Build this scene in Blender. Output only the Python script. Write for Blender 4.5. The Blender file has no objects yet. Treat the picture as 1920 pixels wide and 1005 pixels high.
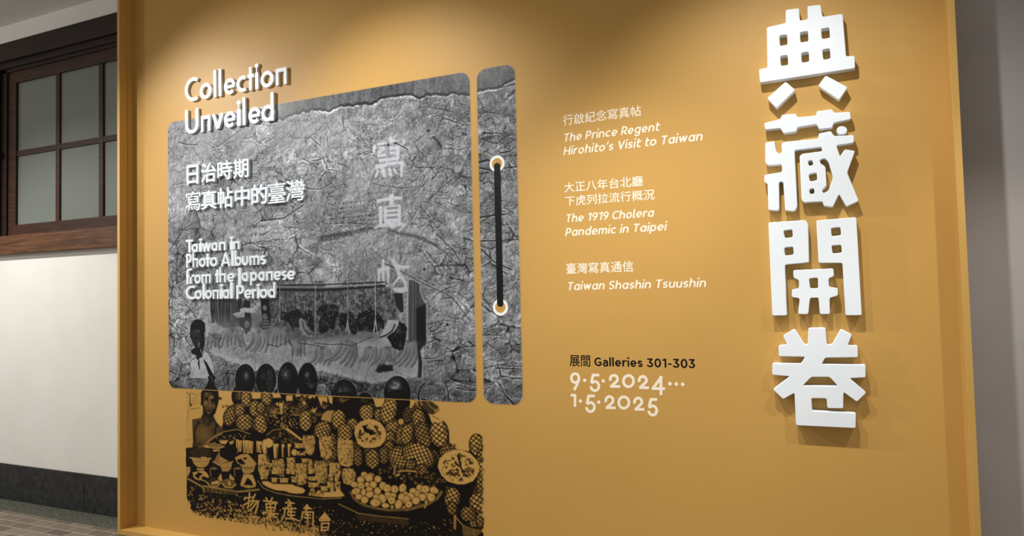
import bpy, bmesh, math, random
import numpy as np
from mathutils import Matrix, Vector

# ------------------------------------------------------------------ camera
W_PX, H_PX = 1920, 1005
FPX, PITCH, YAW, ROLL, CY0 = 1313.501, .0404786, .4259417, -.0238955, 494.531
CAM = np.array([0.0, -3.2, 1.5])
_cy, _sy, _cp, _sp = math.cos(YAW), math.sin(YAW), math.cos(PITCH), math.sin(PITCH)
FWD = np.array([-_sy * _cp, _cy * _cp, _sp])
_r = np.array([_cy, _sy, 0.0])
_u = np.cross(_r, FWD)
RIGHT = math.cos(ROLL) * _r + math.sin(ROLL) * _u
UP = -math.sin(ROLL) * _r + math.cos(ROLL) * _u
scene = bpy.context.scene
COL = bpy.context.collection
cd = bpy.data.cameras.new('camera')
cam = bpy.data.objects.new('camera', cd)
COL.objects.link(cam)
cam.matrix_world = Matrix(((RIGHT[0], UP[0], -FWD[0], CAM[0]), (RIGHT[1], UP[1], -FWD[1], CAM[1]),
                           (RIGHT[2], UP[2], -FWD[2], CAM[2]), (0, 0, 0, 1)))
cd.sensor_width = 36.0
cd.lens = 36.0 * FPX / W_PX
cd.shift_y = -(H_PX / 2 - CY0) / W_PX
cd.clip_start = 0.05
scene.camera = cam
scene.view_settings.view_transform = 'Standard'
scene.view_settings.look = 'None'
scene.view_settings.gamma = 1.0
scene.view_settings.use_curve_mapping = False
scene.view_settings.exposure = 0.0

# ------------------------------------------------------------------ light
world = bpy.data.worlds.new('world')
scene.world = world
world.use_nodes = True
world.node_tree.nodes['Background'].inputs[0].default_value = (1.0, .97, .92, 1)
world.node_tree.nodes['Background'].inputs[1].default_value = .38


def spot(name, loc, target, power, size_deg, blend=.6, radius=.035, col=(1, .98, .945)):
    d = bpy.data.lights.new(name, 'SPOT')
    d.energy = power
    d.spot_size = math.radians(size_deg)
    d.spot_blend = blend
    d.shadow_soft_size = radius
    d.color = col
    o = bpy.data.objects.new(name, d)
    COL.objects.link(o)
    o.location = loc
    o.rotation_euler = (Vector(target) - Vector(loc)).to_track_quat('-Z', 'Y').to_euler()
    return o


spot('track_spot', (-4.6, -1.15, 3.35), (-1.8, 0, .62), 218, 99, 1.0)
spot('track_spot', (-2.3, -1.2, 3.4), (-2.0, 0, 1.5), 122, 92, 1.0)
spot('track_spot', (-1.1, -1.2, 3.4), (-.66, 0, .13), 128, 66, 1.0)
spot('track_spot', (-.32, -1.2, 3.4), (0, 0, .2), 156, 99, 1.0)
spot('track_spot', (1.15, -1.2, 3.4), (.26, 0, .1), 95, 47, .7)
spot('track_spot', (-5.9, -1.7, 3.4), (-5.1, .15, .25), 320, 90, 1.0, .05, (1, .985, .96))
_pl = bpy.data.lights.new('ceiling_fill', 'POINT')      # added fill light, lifts the ceiling and upper wall at the left
_pl.energy = 48
_pl.color = (1, .98, .94)
_pl.shadow_soft_size = .25
_po = bpy.data.objects.new('ceiling_fill', _pl)
_po.location = (-6.6, -2.3, 2.75)
COL.objects.link(_po)


# ------------------------------------------------------------------ pixel -> place helpers


def ray(px, py):
    d = RIGHT * ((px - W_PX / 2) / FPX) - UP * ((py - CY0) / FPX) + FWD
    return d / d[1]


def at(px, py, y=0.0):
    """The point of the vertical plane at depth y that the photograph shows at (px, py)."""
    return CAM + ray(px, py) * (y - CAM[1])


def proj_arr(X, Z, y=0.0):
    dx, dy, dz = X - CAM[0], y - CAM[1], Z - CAM[2]
    w = dx * FWD[0] + dy * FWD[1] + dz * FWD[2]
    return (W_PX / 2 + FPX * (dx * RIGHT[0] + dy * RIGHT[1] + dz * RIGHT[2]) / w,
            CY0 - FPX * (dx * UP[0] + dy * UP[1] + dz * UP[2]) / w)


# ------------------------------------------------------------------ materials
def lin(c):
    return tuple(((x / 255) / 12.92 if x / 255 <= .04045 else ((x / 255 + .055) / 1.055) ** 2.4) for x in c)


def new_mat(name, rgb, rough=.5, spec=.5):
    m = bpy.data.materials.new(name)
    m.use_nodes = True
    b = m.node_tree.nodes['Principled BSDF']
    b.inputs['Base Color'].default_value = (*lin(rgb), 1)
    b.inputs['Roughness'].default_value = rough
    b.inputs['Specular IOR Level'].default_value = spec
    return m


def nd(m, kind, **kw):
    n = m.node_tree.nodes.new(kind)
    for k, v in kw.items():
        if k in n.inputs:
            n.inputs[k].default_value = v
        else:
            setattr(n, k, v)
    return n


def lk(m, a, b):
    m.node_tree.links.new(a, b)


def noise_mat(name, c0, c1, scale=4, rough=.5, stretch=(1, 1, 1), bump=0.0, bscale=None, detail=5, lo=.35, hi=.65, spec=.5):
    m = new_mat(name, c0, rough, spec)
    b = m.node_tree.nodes['Principled BSDF']
    tc = nd(m, 'ShaderNodeTexCoord')
    mp = nd(m, 'ShaderNodeMapping')
    mp.inputs['Scale'].default_value = stretch
    lk(m, tc.outputs['Object'], mp.inputs['Vector'])
    n = nd(m, 'ShaderNodeTexNoise', Scale=scale, Detail=detail)
    lk(m, mp.outputs['Vector'], n.inputs['Vector'])
    r = nd(m, 'ShaderNodeValToRGB')
    r.color_ramp.elements[0].position = lo
    r.color_ramp.elements[1].position = hi
    r.color_ramp.elements[0].color = (*lin(c0), 1)
    r.color_ramp.elements[1].color = (*lin(c1), 1)
    lk(m, n.outputs['Fac'], r.inputs['Fac'])
    lk(m, r.outputs['Color'], b.inputs['Base Color'])
    if bump:
        n2 = nd(m, 'ShaderNodeTexNoise', Scale=bscale or scale * 4, Detail=4)
        lk(m, mp.outputs['Vector'], n2.inputs['Vector'])
        bp = nd(m, 'ShaderNodeBump', Strength=bump, Distance=.01)
        lk(m, n2.outputs['Fac'], bp.inputs['Height'])
        lk(m, bp.outputs['Normal'], b.inputs['Normal'])
    return m


ORANGE = (197, 153, 80)
M_ORANGE = noise_mat('ochre_paint', (196, 152, 79), (198, 154, 81), 2.5, .52, bump=.04, bscale=260, spec=.34)
M_WHITE = noise_mat('cream_plaster', (223, 220, 212), (228, 225, 218), 3, .75, bump=.05, bscale=60)
M_GREYWALL = noise_mat('grey_plaster', (172, 166, 163), (178, 172, 169), 3, .8, bump=.05, bscale=60)
M_CEIL = noise_mat('ceiling_paint', (205, 203, 197), (214, 212, 206), 2, .85)
M_LETTER = noise_mat('white_lacquer', (235, 242, 247), (238, 245, 250), 6, .45)
M_VINYL = noise_mat('cream_vinyl', (250, 236, 214), (252, 239, 218), 8, .5)
M_BLACKV = noise_mat('black_vinyl', (14, 8, 6), (18, 11, 8), 8, .5, spec=.25)
M_CORD = noise_mat('black_cord_print', (9, 9, 9), (12, 12, 12), 12, .5, spec=.25)
M_RING = noise_mat('white_ring_print', (246, 246, 244), (250, 250, 248), 12, .45)
M_HOLE = noise_mat('ochre_print', (196, 152, 79), (198, 154, 81), 5, .42, spec=.4)
M_GRANITE = noise_mat('dark_granite', (20, 22, 22), (44, 46, 46), 26, .35, detail=9, bump=.05)
M_TERRAZZO = noise_mat('grey_green_terrazzo', (56, 57, 48), (106, 106, 94), 60, .5, detail=8)
M_DARKWOOD = noise_mat('dark_stained_wood', (28, 16, 10), (44, 25, 15), 5, .5, spec=.3, stretch=(1, 6, 14), detail=7)
M_BROWNWOOD = noise_mat('brown_stained_wood', (42, 22, 10), (66, 36, 17), 4, .5, spec=.3, stretch=(1.2, 6, 16), detail=7)
M_SILLWOOD = noise_mat('worn_brown_wood', (66, 39, 18), (104, 66, 36), 4, .55, spec=.3, stretch=(1.2, 6, 18), detail=8, bump=.15)
M_FRAME = noise_mat('ochre_frame_paint', (200, 157, 82), (204, 162, 88), 3, .45, spec=.35)

# frosted glass of the window
M_GLASS = noise_mat('frosted_glass', (104, 109, 101), (112, 117, 109), 1.2, .35)
# floor: small brown tiles with pale joints
M_TILE = new_mat('brown_floor_tile', (100, 80, 70), .45)
_b = M_TILE.node_tree.nodes['Principled BSDF']
_tc = nd(M_TILE, 'ShaderNodeTexCoord')
_bt = nd(M_TILE, 'ShaderNodeTexBrick')
_bt.offset = .5
_bt.inputs['Color1'].default_value = (*lin((134, 121, 104)), 1)
_bt.inputs['Color2'].default_value = (*lin((102, 88, 76)), 1)
_bt.inputs['Mortar'].default_value = (*lin((172, 160, 146)), 1)
_bt.inputs['Scale'].default_value = 1.0
_bt.inputs['Mortar Size'].default_value = .0035
_bt.inputs['Brick Width'].default_value = .19
_bt.inputs['Row Height'].default_value = .085
lk(M_TILE, _tc.outputs['Object'], _bt.inputs['Vector'])
lk(M_TILE, _bt.outputs['Color'], _b.inputs['Base Color'])

# printed sheets carry their picture in a colour attribute
M_PRINT = new_mat('printed_sheet', ORANGE, .45, .22)
_a = nd(M_PRINT, 'ShaderNodeAttribute', attribute_name='print')
lk(M_PRINT, _a.outputs['Color'], M_PRINT.node_tree.nodes['Principled BSDF'].inputs['Base Color'])
M_COVER = new_mat('printed_cover', (130, 130, 130), .38, .32)
_a = nd(M_COVER, 'ShaderNodeAttribute', attribute_name='print')
lk(M_COVER, _a.outputs['Color'], M_COVER.node_tree.nodes['Principled BSDF'].inputs['Base Color'])


# ------------------------------------------------------------------ mesh helpers
def link(o, parent=None):
    COL.objects.link(o)
    if parent is not None:
        o.parent = parent
    return o


def tag(o, label=None, cat=None, group=None, kind=None):
    for k, v in (('label', label), ('category', cat), ('group', group), ('kind', kind)):
        if v:
            o[k] = v
    return o


def empty(name, loc=(0, 0, 0)):
    o = bpy.data.objects.new(name, None)
    o.location = loc
    o.empty_display_size = .1
    return link(o)


def boxes(name, bs, mat, parent=None, bevel=0.0):
    """One mesh made of boxes (x0,x1,y0,y1,z0,z1) in world space."""
    bm = bmesh.new()
    for x0, x1, y0, y1, z0, z1 in bs:
        r = bmesh.ops.create_cube(bm, size=1)
        bmesh.ops.scale(bm, verts=r['verts'], vec=(x1 - x0, y1 - y0, z1 - z0))
        bmesh.ops.translate(bm, verts=r['verts'], vec=((x0 + x1) / 2, (y0 + y1) / 2, (z0 + z1) / 2))
    if bevel:
        bmesh.ops.bevel(bm, geom=bm.edges[:], offset=bevel, segments=2, affect='EDGES', profile=.6)
    me = bpy.data.meshes.new(name)
    bm.to_mesh(me)
    bm.free()
    me.materials.append(mat)
    o = bpy.data.objects.new(name, me)
    link(o, parent)
    if parent is not None:
        o.matrix_parent_inverse = Matrix.Translation(parent.location).inverted()
    return o


def curve_mesh(name, loops, depth, y_front, mat, parent=None, bevel=0.0, origin=None):
    """Closed loops of wall points (x, z) filled even-odd, thickened backwards from y_front by depth."""
    allp = np.concatenate([np.asarray(l) for l in loops])
    if origin is None:
        origin = ((allp[:, 0].min() + allp[:, 0].max()) / 2, (allp[:, 1].min() + allp[:, 1].max()) / 2)
    c = bpy.data.curves.new(name, 'CURVE')
    c.dimensions = '2D'
    c.fill_mode = 'BOTH'
    c.extrude = max(depth / 2 - bevel, 0)
    c.bevel_depth = bevel
    c.bevel_resolution = 2
    if bevel:
        c.offset = -bevel
    for l in loops:
        s = c.splines.new('POLY')
        s.points.add(len(l) - 1)
        s.use_cyclic_u = True
        s.points.foreach_set('co', np.array([(p[0] - origin[0], p[1] - origin[1], 0, 1) for p in l], dtype=np.float32).ravel())
    return curve_to_mesh(name, c, depth, y_front, mat, parent, origin)


def curve_to_mesh(name, c, depth, y_front, mat, parent, origin):
    tmp = bpy.data.objects.new('tmp_curve', c)
    COL.objects.link(tmp)
    bpy.context.view_layer.update()
    me = bpy.data.meshes.new_from_object(tmp.evaluated_get(bpy.context.evaluated_depsgraph_get()))
    bpy.data.objects.remove(tmp)
    bpy.data.curves.remove(c)
    n = len(me.vertices)
    co = np.empty(n * 3, dtype=np.float32)
    me.vertices.foreach_get('co', co)
    co = co.reshape(-1, 3)
    out = np.stack([co[:, 0], -co[:, 2], co[:, 1]], axis=1)   # stand the lettering up on the wall
    me.vertices.foreach_set('co', out.astype(np.float32).ravel())
    me.materials.clear()
    me.materials.append(mat)
    me.name = name
    me.update()
    o = bpy.data.objects.new(name, me)
    link(o, parent)
    loc = Vector((origin[0], y_front + depth / 2, origin[1]))
    o.location = loc - (parent.location if parent is not None else Vector((0, 0, 0)))
    return o


def round_poly(pts, r, seg=4):
    """Rounded corners for a closed polygon."""
    pts = [np.array(p, float) for p in pts]
    out, n = [], len(pts)
    for i in range(n):
        a, b, c = pts[i - 1], pts[i], pts[(i + 1) % n]
        la, lc = np.linalg.norm(a - b), np.linalg.norm(c - b)
        k = min(r, la * .45, lc * .45)
        p0, p1 = b + (a - b) / la * k, b + (c - b) / lc * k
        for j in range(seg + 1):
            t = j / seg
            out.append((1 - t) ** 2 * p0 + 2 * t * (1 - t) * b + t * t * p1)
    return out


# ------------------------------------------------------------------ outlines from strokes
class Field:
    """Union of constant-width strokes, contoured to closed outlines."""

    def __init__(self):
        self.seg = []    # (a, b, radius, clip planes)
        self.disc = []

    def stroke(self, pts, w, butt=False):
        pts = [np.array(p, float) for p in pts]
        clips = []
        if butt:
            for e, q in ((0, 1), (-1, -2)):
                d = pts[e] - pts[q]
                clips.append((pts[e], d / max(np.linalg.norm(d), 1e-9)))
        for a, b in zip(pts[:-1], pts[1:]):
            cl = [c for c in clips if min(np.linalg.norm(a - c[0]), np.linalg.norm(b - c[0])) < w * .75]
            self.seg.append((a, b, w / 2, cl))

    def dot(self, c, r):
        self.disc.append((np.array(c, float), r))

    def contours(self, h):
        P = [p for s in self.seg for p in (s[0], s[1])] + [d[0] for d in self.disc]
        R = max([s[2] for s in self.seg] + [d[1] for d in self.disc])
        P = np.array(P)
        lo, hi = P.min(0) - R - 2 * h, P.max(0) + R + 2 * h
        nx, ny = int((hi[0] - lo[0]) / h) + 2, int((hi[1] - lo[1]) / h) + 2
        X, Y = np.meshgrid(lo[0] + np.arange(nx) * h, lo[1] + np.arange(ny) * h)
        F = np.full(X.shape, 1e9)
        for a, b, r, cl in self.seg:
            d = b - a
            L2 = max(d @ d, 1e-12)
            t = np.clip(((X - a[0]) * d[0] + (Y - a[1]) * d[1]) / L2, 0, 1)
            D = np.hypot(X - a[0] - t * d[0], Y - a[1] - t * d[1]) - r
            for e, q in cl:
                D = np.maximum(D, (X - e[0]) * q[0] + (Y - e[1]) * q[1])
            F = np.minimum(F, D)
        for c, r in self.disc:
            F = np.minimum(F, np.hypot(X - c[0], Y - c[1]) - r)
        return march(F, lo, h)


def march(F, lo, h):
    F = np.where(np.abs(F) < 1e-7, 1e-7, F)
    ins = F < 0
    case = ins[:-1, :-1] * 1 + ins[:-1, 1:] * 2 + ins[1:, 1:] * 4 + ins[1:, :-1] * 8
    T = {1: [(3, 0)], 2: [(0, 1)], 3: [(3, 1)], 4: [(1, 2)], 5: [(3, 0), (1, 2)], 6: [(0, 2)], 7: [(3, 2)],
         8: [(2, 3)], 9: [(2, 0)], 10: [(0, 1), (2, 3)], 11: [(2, 1)], 12: [(1, 3)], 13: [(1, 0)], 14: [(0, 3)]}

    def key(j, i, e):
        return {0: (j, i, 0), 1: (j, i + 1, 1), 2: (j + 1, i, 0), 3: (j, i, 1)}[e]

    def point(k):
        j, i, v = k
        if v == 0:
            a, b = F[j, i], F[j, i + 1]
            return (lo[0] + (i + a / (a - b)) * h, lo[1] + j * h)
        a, b = F[j, i], F[j + 1, i]
        return (lo[0] + i * h, lo[1] + (j + a / (a - b)) * h)

    nxt = {}
    for j, i in zip(*np.nonzero((case > 0) & (case < 15))):
        for a, b in T[int(case[j, i])]:
            nxt[key(j, i, a)] = key(j, i, b)
    loops = []
    while nxt:
        k0 = next(iter(nxt))
        loop, k = [], k0
        while k in nxt:
            loop.append(point(k))
            k = nxt.pop(k)
        if len(loop) > 5:
            loops.append(thin(loop, h * .12))
    return loops


def thin(p, tol):
    """Drop points that lie on a straight run."""
    out, n, i = [], len(p), 0
    while i < n:
        out.append(p[i])
        j = i + 1
        while j + 1 < n and j - i < 24:
            a, b = np.array(p[i]), np.array(p[j + 1])
            d = b - a
            L = np.hypot(*d) + 1e-12
            q = np.array(p[i + 1:j + 1]) - a
            if np.abs(q[:, 0] * d[1] - q[:, 1] * d[0]).max() / L > tol:
                break
            j += 1
        i = j
    return out if len(out) > 2 else p


# ------------------------------------------------------------------ single-line letterforms
def arc(cx, cy, rx, ry, a0, a1, n=None):
    n = n or max(4, int(abs(a1 - a0) / 9))
    return [(cx + rx * math.cos(math.radians(a)), cy + ry * math.sin(math.radians(a))) for a in np.linspace(a0, a1, n + 1)]


def glyph(ch, w, st):
    """Strokes of one letter, unit = ascender height. st: 'geo' (square arches) or 'hum' (round arches).
    Returns ([(points, width, butt)], [(centre, radius)], advance width)."""
    geo = st == 'geo'
    xh, cap = (.585, .89) if geo else (.70, .94)
    h = w / 2
    S, D = [], []

    def s(pts, ww=w, butt=geo):
        S.append((pts, ww, butt))

    def bowl(x0, x1, top=xh, base=0.0, a0=0, a1=360):
        return arc((x0 + x1) / 2, (top + base) / 2, (x1 - x0) / 2 - h, (top - base) / 2 - h, a0, a1)

    b0 = 0 if geo else h      # where a stem centre line ends
    if ch == 'o':
        W = .55 if geo else .56
        s(bowl(0, W), w, False)
    elif ch == 'c':
        W = .49
        s(bowl(0, .58, a0=58, a1=302))
    elif ch == 'e':
        W = .54
        if geo:
            s(bowl(0, W, a0=6, a1=318))
            s([(h, xh * .47), (W - h * .55, xh * .50)], w * .85)
        else:
            s(bowl(0, W, a0=2, a1=305))
            s([(h, xh * .47), (W - h, xh * .47)], w * .9)
    elif ch in 'adgq':
        W = .54 if geo else .55
        if ch == 'a' and st == 'up':
            W = .5
            s([(W - h, h), (W - h, xh * .62)] + arc(W / 2, xh * .62, W / 2 - h, xh * .38 - h, 0, 140))
            s([(W - h, xh * .56), (W * .5, xh * .56)] + arc(W * .45, xh * .29, W * .45 - h, xh * .28 - h * .4, 90, 270) + [(W - h, h + .03)])
        else:
            s(bowl(0, W + (.02 if geo else 0)), w, False)
            top = {'a': xh, 'd': 1.0, 'g': xh, 'q': xh}[ch]
            if ch == 'g':
                s([(W - h, xh - h), (W - h, -.08)] + arc(W / 2, -.08, W / 2 - h, .15, 0, -150))
            else:
                s([(W - h, b0), (W - h, top - b0)])
    elif ch in 'bp':
        W = .56
        s(bowl(0, W), w, False)
        s([(h, b0), (h, 1 - b0)] if ch == 'b' else [(h, xh - b0), (h, -.27 + b0)])
    elif ch == 'l':
        W = w
        s([(h, b0), (h, 1 - b0)])
        if st == 'hum':
            W = w * 1.5
            S.pop()
            s([(h, 1 - h), (h, .14)] + arc(h + .1, .14, .1, .14 - h, 180, 280))
    elif ch == 'i':
        W = w * 1.15
        if geo:
            s([(W / 2, 0), (W / 2, xh * 1.02)])
            s([(W / 2, xh), (W / 2, .84)], w * .3)
            D.append(((W / 2, .845), w * .58))
        else:
            W = w
            s([(h, h), (h, xh - h)])
            D.append(((h, .93), w * .64))
    elif ch == 't':
        W = .31 if geo else .36
        if geo:
            s([(W * .47, 0), (W * .47, .84)])
            s([(0, xh - h), (W, xh - h)])
        else:
            s([(W * .36, .88), (W * .36, .18)] + arc(W * .36 + .16, .18, .16, .18 - h, 180, 285))
            s([(h, xh - h), (W, xh - h)])
    elif ch in 'nhmr':
        W = {'n': .51, 'h': .51, 'm': .78, 'r': .34}[ch]
        top = 1.0 if ch == 'h' else xh
        if geo:
            s([(h, 0), (h, top)])
            if ch == 'r':
                s([(0, xh - h), (W, xh - h)])
            else:
                s([(0, xh - h), (W, xh - h)])
                s([(W - h, 0), (W - h, xh)])
                if ch == 'm':
                    s([(W / 2, 0), (W / 2, xh)])
        else:
            W = {'n': .53, 'h': .53, 'm': .82, 'r': .36}[ch]
            s([(h, h), (h, top - h)])
            r = xh * .36
            if ch == 'r':
                s([(h, xh * .5)] + arc(W * .95, xh - h - r, W * .95 - h, r, 180, 92))
            else:
                spans = [(h, W - h)] if ch != 'm' else [(h, W / 2), (W / 2, W - h)]
                for xa, xb in spans:
                    s(arc((xa + xb) / 2, xh - h - r, (xb - xa) / 2, r, 180, 0) + [(xb, h)])
    elif ch == 'u':
        W = .52
        r = (xh * .4)
        s([(h, xh - b0), (h, r)] + arc(W / 2, r, W / 2 - h, r - h, 180, 360) + [(W - h, xh - b0)])
        if not geo:
            s([(W - h, xh - h), (W - h, h)])
    elif ch in 'sS':
        top = xh if ch == 's' else cap
        W = .42 if ch == 's' else .52
        ry = (top - w) / 4
        s(arc(W / 2, top - h - ry, W / 2 - h, ry, 38, 270) + arc(W / 2, h + ry, W / 2 - h, ry, 90, -142)[1:])
    elif ch == 'f':
        W = .36
        s([(h + .02, 0), (h + .02, .8)] + arc(h + .16, .8, .14, .2 - h, 180, 90) + [(W, 1 - h)])
        s([(0, xh - h), (W * .92, xh - h)])
    elif ch in 'vw':
        W = .5 if ch == 'v' else .74
        y0, y1 = (0.01, xh - .01) if geo else (h, xh - h)
        if ch == 'v':
            s([(h, y1), (W / 2, y0 + h * .4)]), s([(W - h, y1), (W / 2, y0 + h * .4)])
        else:
            q = (W - w) / 4
            s([(h, y1), (h + q, y0 + h * .4), (h + 2 * q, y1), (h + 3 * q, y0 + h * .4), (h + 4 * q, y1)])
    elif ch == 'C':
        W = .62 if geo else .60
        s(arc(.40 if geo else .37, cap / 2, .40 - h, cap / 2 - h, 58, 302))
    elif ch == 'G':
        W = .66
        s(arc(.36, cap / 2, .36 - h, cap / 2 - h, 52, 318) + [(W - h, h + .1), (W - h, cap * .45), (W * .62, cap * .45)])
    elif ch == 'U':
        W = .62
        s([(h, cap + .02), (h, W / 2)] + arc(W / 2, W / 2, W / 2 - h, W / 2 - h, 180, 360) + [(W - h, cap + .02)])
    elif ch == 'T':
        W = .50 if geo else .56
        s([(W / 2, b0), (W / 2, cap - b0)])
        s([(b0, cap - h), (W - b0, cap - h)])
    elif ch in 'PR':
        W = .46 if geo else .52
        y0 = cap * .42
        s([(h, b0), (h, cap - b0)])
        ry = (cap - y0) / 2
        s([(h, cap - h), (W * .5, cap - h)] + arc(W * .5, cap - h - (ry - h / 2), W * .5 - h, ry - h / 2, 90, -90) + [(h, y0)], w, False)
        if ch == 'R':
            s([(W * .45, y0), (W - h * .6, h)])
    elif ch == 'A':
        W = .66
        s([(h * .6, 0), (W / 2, cap - h * .6)]), s([(W - h * .6, 0), (W / 2, cap - h * .6)])
        s([(W * .22, cap * .27), (W * .78, cap * .27)], w * .85)
    elif ch == 'H':
        W = .62
        s([(h, h), (h, cap - h)]), s([(W - h, h), (W - h, cap - h)]), s([(h, cap * .5), (W - h, cap * .5)])
    elif ch == 'V':
        W = .62
        s([(h, cap - h), (W / 2, h), (W - h, cap - h)])
    elif ch == 'J':
        W = w * 1.2
        s([(W / 2, cap), (W / 2, -.22)])
    elif ch == '0':
        W = .58
        s(arc(W / 2, cap / 2, W / 2 - h, cap / 2 - h, 0, 360))
    elif ch == '1':
        W = .34
        s([(h, cap - .16), (W - h, cap - h), (W - h, h)])
    elif ch == '3':
        W = .52
        s([(h, cap - h), (W - h * 1.3, cap - h), (W * .42, cap * .58)] + arc(W * .45, cap * .3, W * .55 - h, cap * .29 - h, 78, -150))
    elif ch == '9':
        W = .54
        s(arc(W / 2, cap - .29, W / 2 - h, .29 - h, 0, 360))
        s([(W - h, cap - .29)] + arc(W - h - .34, cap - .29, .34, cap - .29 - h, 0, -78))
    elif ch == '-':
        W = .36
        s([(h, cap * .40), (W - h, cap * .40)], w * .9)
    elif ch == '\u2019':
        W = .16
        s([(W * .75, cap + .02), (W * .2, cap - .24)], w * .8)
    else:
        W = .26
    return S, D, W


def put_line(text, w, st, gap, space, shear, p_left, p_right, asc_px, word=None):
    """Lays a line out between two traced pixels; returns a list of loops on the wall plane."""
    x, items, wn = 0.0, [], 0
    for ch in text:
        if ch == ' ':
            x += space
            wn += 1
            continue
        S, D, W = glyph(ch, w, st)
        items.append((S, D, x, wn))
        x += W + gap
    total = x - gap + shear * .7
    a, b = at(*p_left), at(*p_right)
    z0 = a[2]
    sx = (b[0] - a[0]) / total
    top = at(p_left[0], p_left[1] - asc_px)
    sz = top[2] - z0
    loops = [[] for _ in range(wn + 1)]
    for S, D, ox, k in items:
        f = Field()
        for pts, ww, butt in S:
            f.stroke(pts, ww, butt)
        for c, r in D:
            f.dot(c, r)
        for l in f.contours(w / 6.0):
            loops[k].append([(a[0] + (ox + p[0] + shear * p[1]) * sx, z0 + p[1] * sz) for p in l])
    return loops


# ------------------------------------------------------------------ the room
WY = .15           # face of the plaster wall
CEIL = 3.71
boxes('floor', [(-8, 3, -4.5, .16, -.06, 0)], M_TILE)['kind'] = 'structure'
o = boxes('floor_border_trim_1', [(-8, 3, -.035, WY, 0, .002)], M_TERRAZZO)
o.name = 'trim_1'
o['kind'] = 'structure'
WX0, WX1, WZ0, WZ1 = -6.25, -3.8, 1.95, 3.48      # window opening
o = boxes('wall_back', [(-8, -1.5, WY, WY + .22, 0, WZ0), (-8, -1.5, WY, WY + .22, WZ1, CEIL),
                        (-8, WX0, WY, WY + .22, WZ0, WZ1), (WX1, -1.5, WY, WY + .22, WZ0, WZ1)], M_WHITE)
o['kind'] = 'structure'
boxes('wall_right', [(-1.5, 3, WY, WY + .22, 0, CEIL)], M_GREYWALL)['kind'] = 'structure'
boxes('ceiling', [(-8, 3, -2.6, WY + .22, CEIL, CEIL + .08)], M_CEIL)['kind'] = 'structure'
jx = at(158, 930, WY - .012)[0]
bb = empty('baseboard_back', (-5, WY, 0))
bb['kind'] = 'structure'
boxes('stone_slab', [(-8, jx - .0015, WY - .014, WY, .002, .272)], M_GRANITE, bb, .002)
boxes('stone_slab', [(jx + .0015, -1, WY - .014, WY, .002, .272)], M_GRANITE, bb, .002)

# window: dark lintel and head, worn sill, a brown sash of three by two frosted panes
win = empty('window_1', (-5, WY, WZ0))
win['kind'] = 'structure'
boxes('lintel', [(-8, WX1 + .1, WY - .022, WY + .05, 3.418, 3.562)], M_DARKWOOD, win, .004)
boxes('window_head', [(WX0, WX1, WY + .012, WY + .09, 3.372, 3.42), (WX0, WX1, WY + .03, WY + .09, 3.345, 3.374)], M_DARKWOOD, win)
boxes('window_jamb', [(WX0, -5.985, WY, WY + .12, 2.02, 3.37), (-5.985, -5.925, WY + .03, WY + .12, 2.02, 3.37)], M_DARKWOOD, win, .003)
boxes('window_sill', [(-8, WX1 + .1, WY - .055, WY + .1, 1.885, 2.016)], M_SILLWOOD, win, .004)
boxes('sill_ledge', [(WX0, WX1 + .1, WY - .03, WY + .1, 2.016, 2.032)], M_SILLWOOD, win, .002)
sash = boxes('window_sash', [(-5.925, WX1, WY + .045, WY + .085, 3.255, 3.362), (-5.925, WX1, WY + .045, WY + .085, 2.03, 2.122),
                             (-5.925, -5.83, WY + .045, WY + .085, 2.122, 3.255)], M_BROWNWOOD, win, .003)
cols = [(-5.83, -5.345), (-5.30, -4.852), (-4.805, -4.357), (-4.31, WX1)]
rows = [(2.122, 2.668), (2.711, 3.255)]
for xa, xb in [(-5.345, -5.30), (-4.852, -4.805), (-4.357, -4.31)]:
    boxes('glazing_bar', [(xa, xb, WY + .05, WY + .082, 2.122, 3.255)], M_BROWNWOOD, win, .003)
boxes('glazing_bar', [(-5.83, WX1, WY + .052, WY + .08, 2.668, 2.711)], M_BROWNWOOD, win, .003)
for xa, xb in cols:
    for za, zb in rows:
        boxes('glass_pane', [(xa - .004, xb + .004, WY + .064, WY + .07, za - .004, zb + .004)], M_GLASS, win)
for xw in (-5.985,):
    boxes('window_latch', [(xw + .012, xw + .03, WY - .004, WY + .03, 2.66, 2.70)], M_DARKWOOD, win, .004)

# ------------------------------------------------------------------ the ochre display board
BX0, BX1 = at(250.5, 500)[0], at(1793, 502)[0]
FD, FT, BTOP = .10, .024, 3.66
BZ0 = .036
board = empty('display_board', ((BX0 + BX1) / 2, 0, 0))
tag(board, 'tall ochre exhibition display board with raised rim standing in front of cream wall', 'display board')
seams = [BX0] + [at(px, 480)[0] for px in (751, 1083)] + [BX1]
for xa, xb in zip(seams[:-1], seams[1:]):
    boxes('panel_sheet', [(xa + (.0 if xa == BX0 else .00006), xb - .00006 if xb != BX1 else xb, 0, .03, BZ0, BTOP)], M_ORANGE, board)
for xa, xb, sgn in ((BX0 - FT, BX0, 1), (BX1, BX1 + FT, -1)):
    bm_boxes = [(xa, xb, -FD, .12, 0.003, BTOP)]
    boxes('frame_side', bm_boxes, M_FRAME, board, .0015)
    e = xb if sgn == 1 else xa
    if sgn == 1:
        boxes('inner_bead', [(min(e, e + sgn * .007), max(e, e + sgn * .007), -FD * .42, 0, BZ0, BTOP)], M_FRAME, board, .001)
boxes('bottom_rail', [(BX0, BX1, -FD, .12, .003, BZ0)], M_FRAME, board, .0015)
boxes('top_rail', [(BX0, BX1, -FD, .12, BTOP - .03, BTOP)], M_FRAME, board, .0015)
boxes('support_batten', [(BX0 + .05, BX1 - .05, .03, .12, 1.2, 1.3), (BX0 + .05, BX1 - .05, .03, .12, 3.0, 3.1)], M_BROWNWOOD, board)

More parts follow.
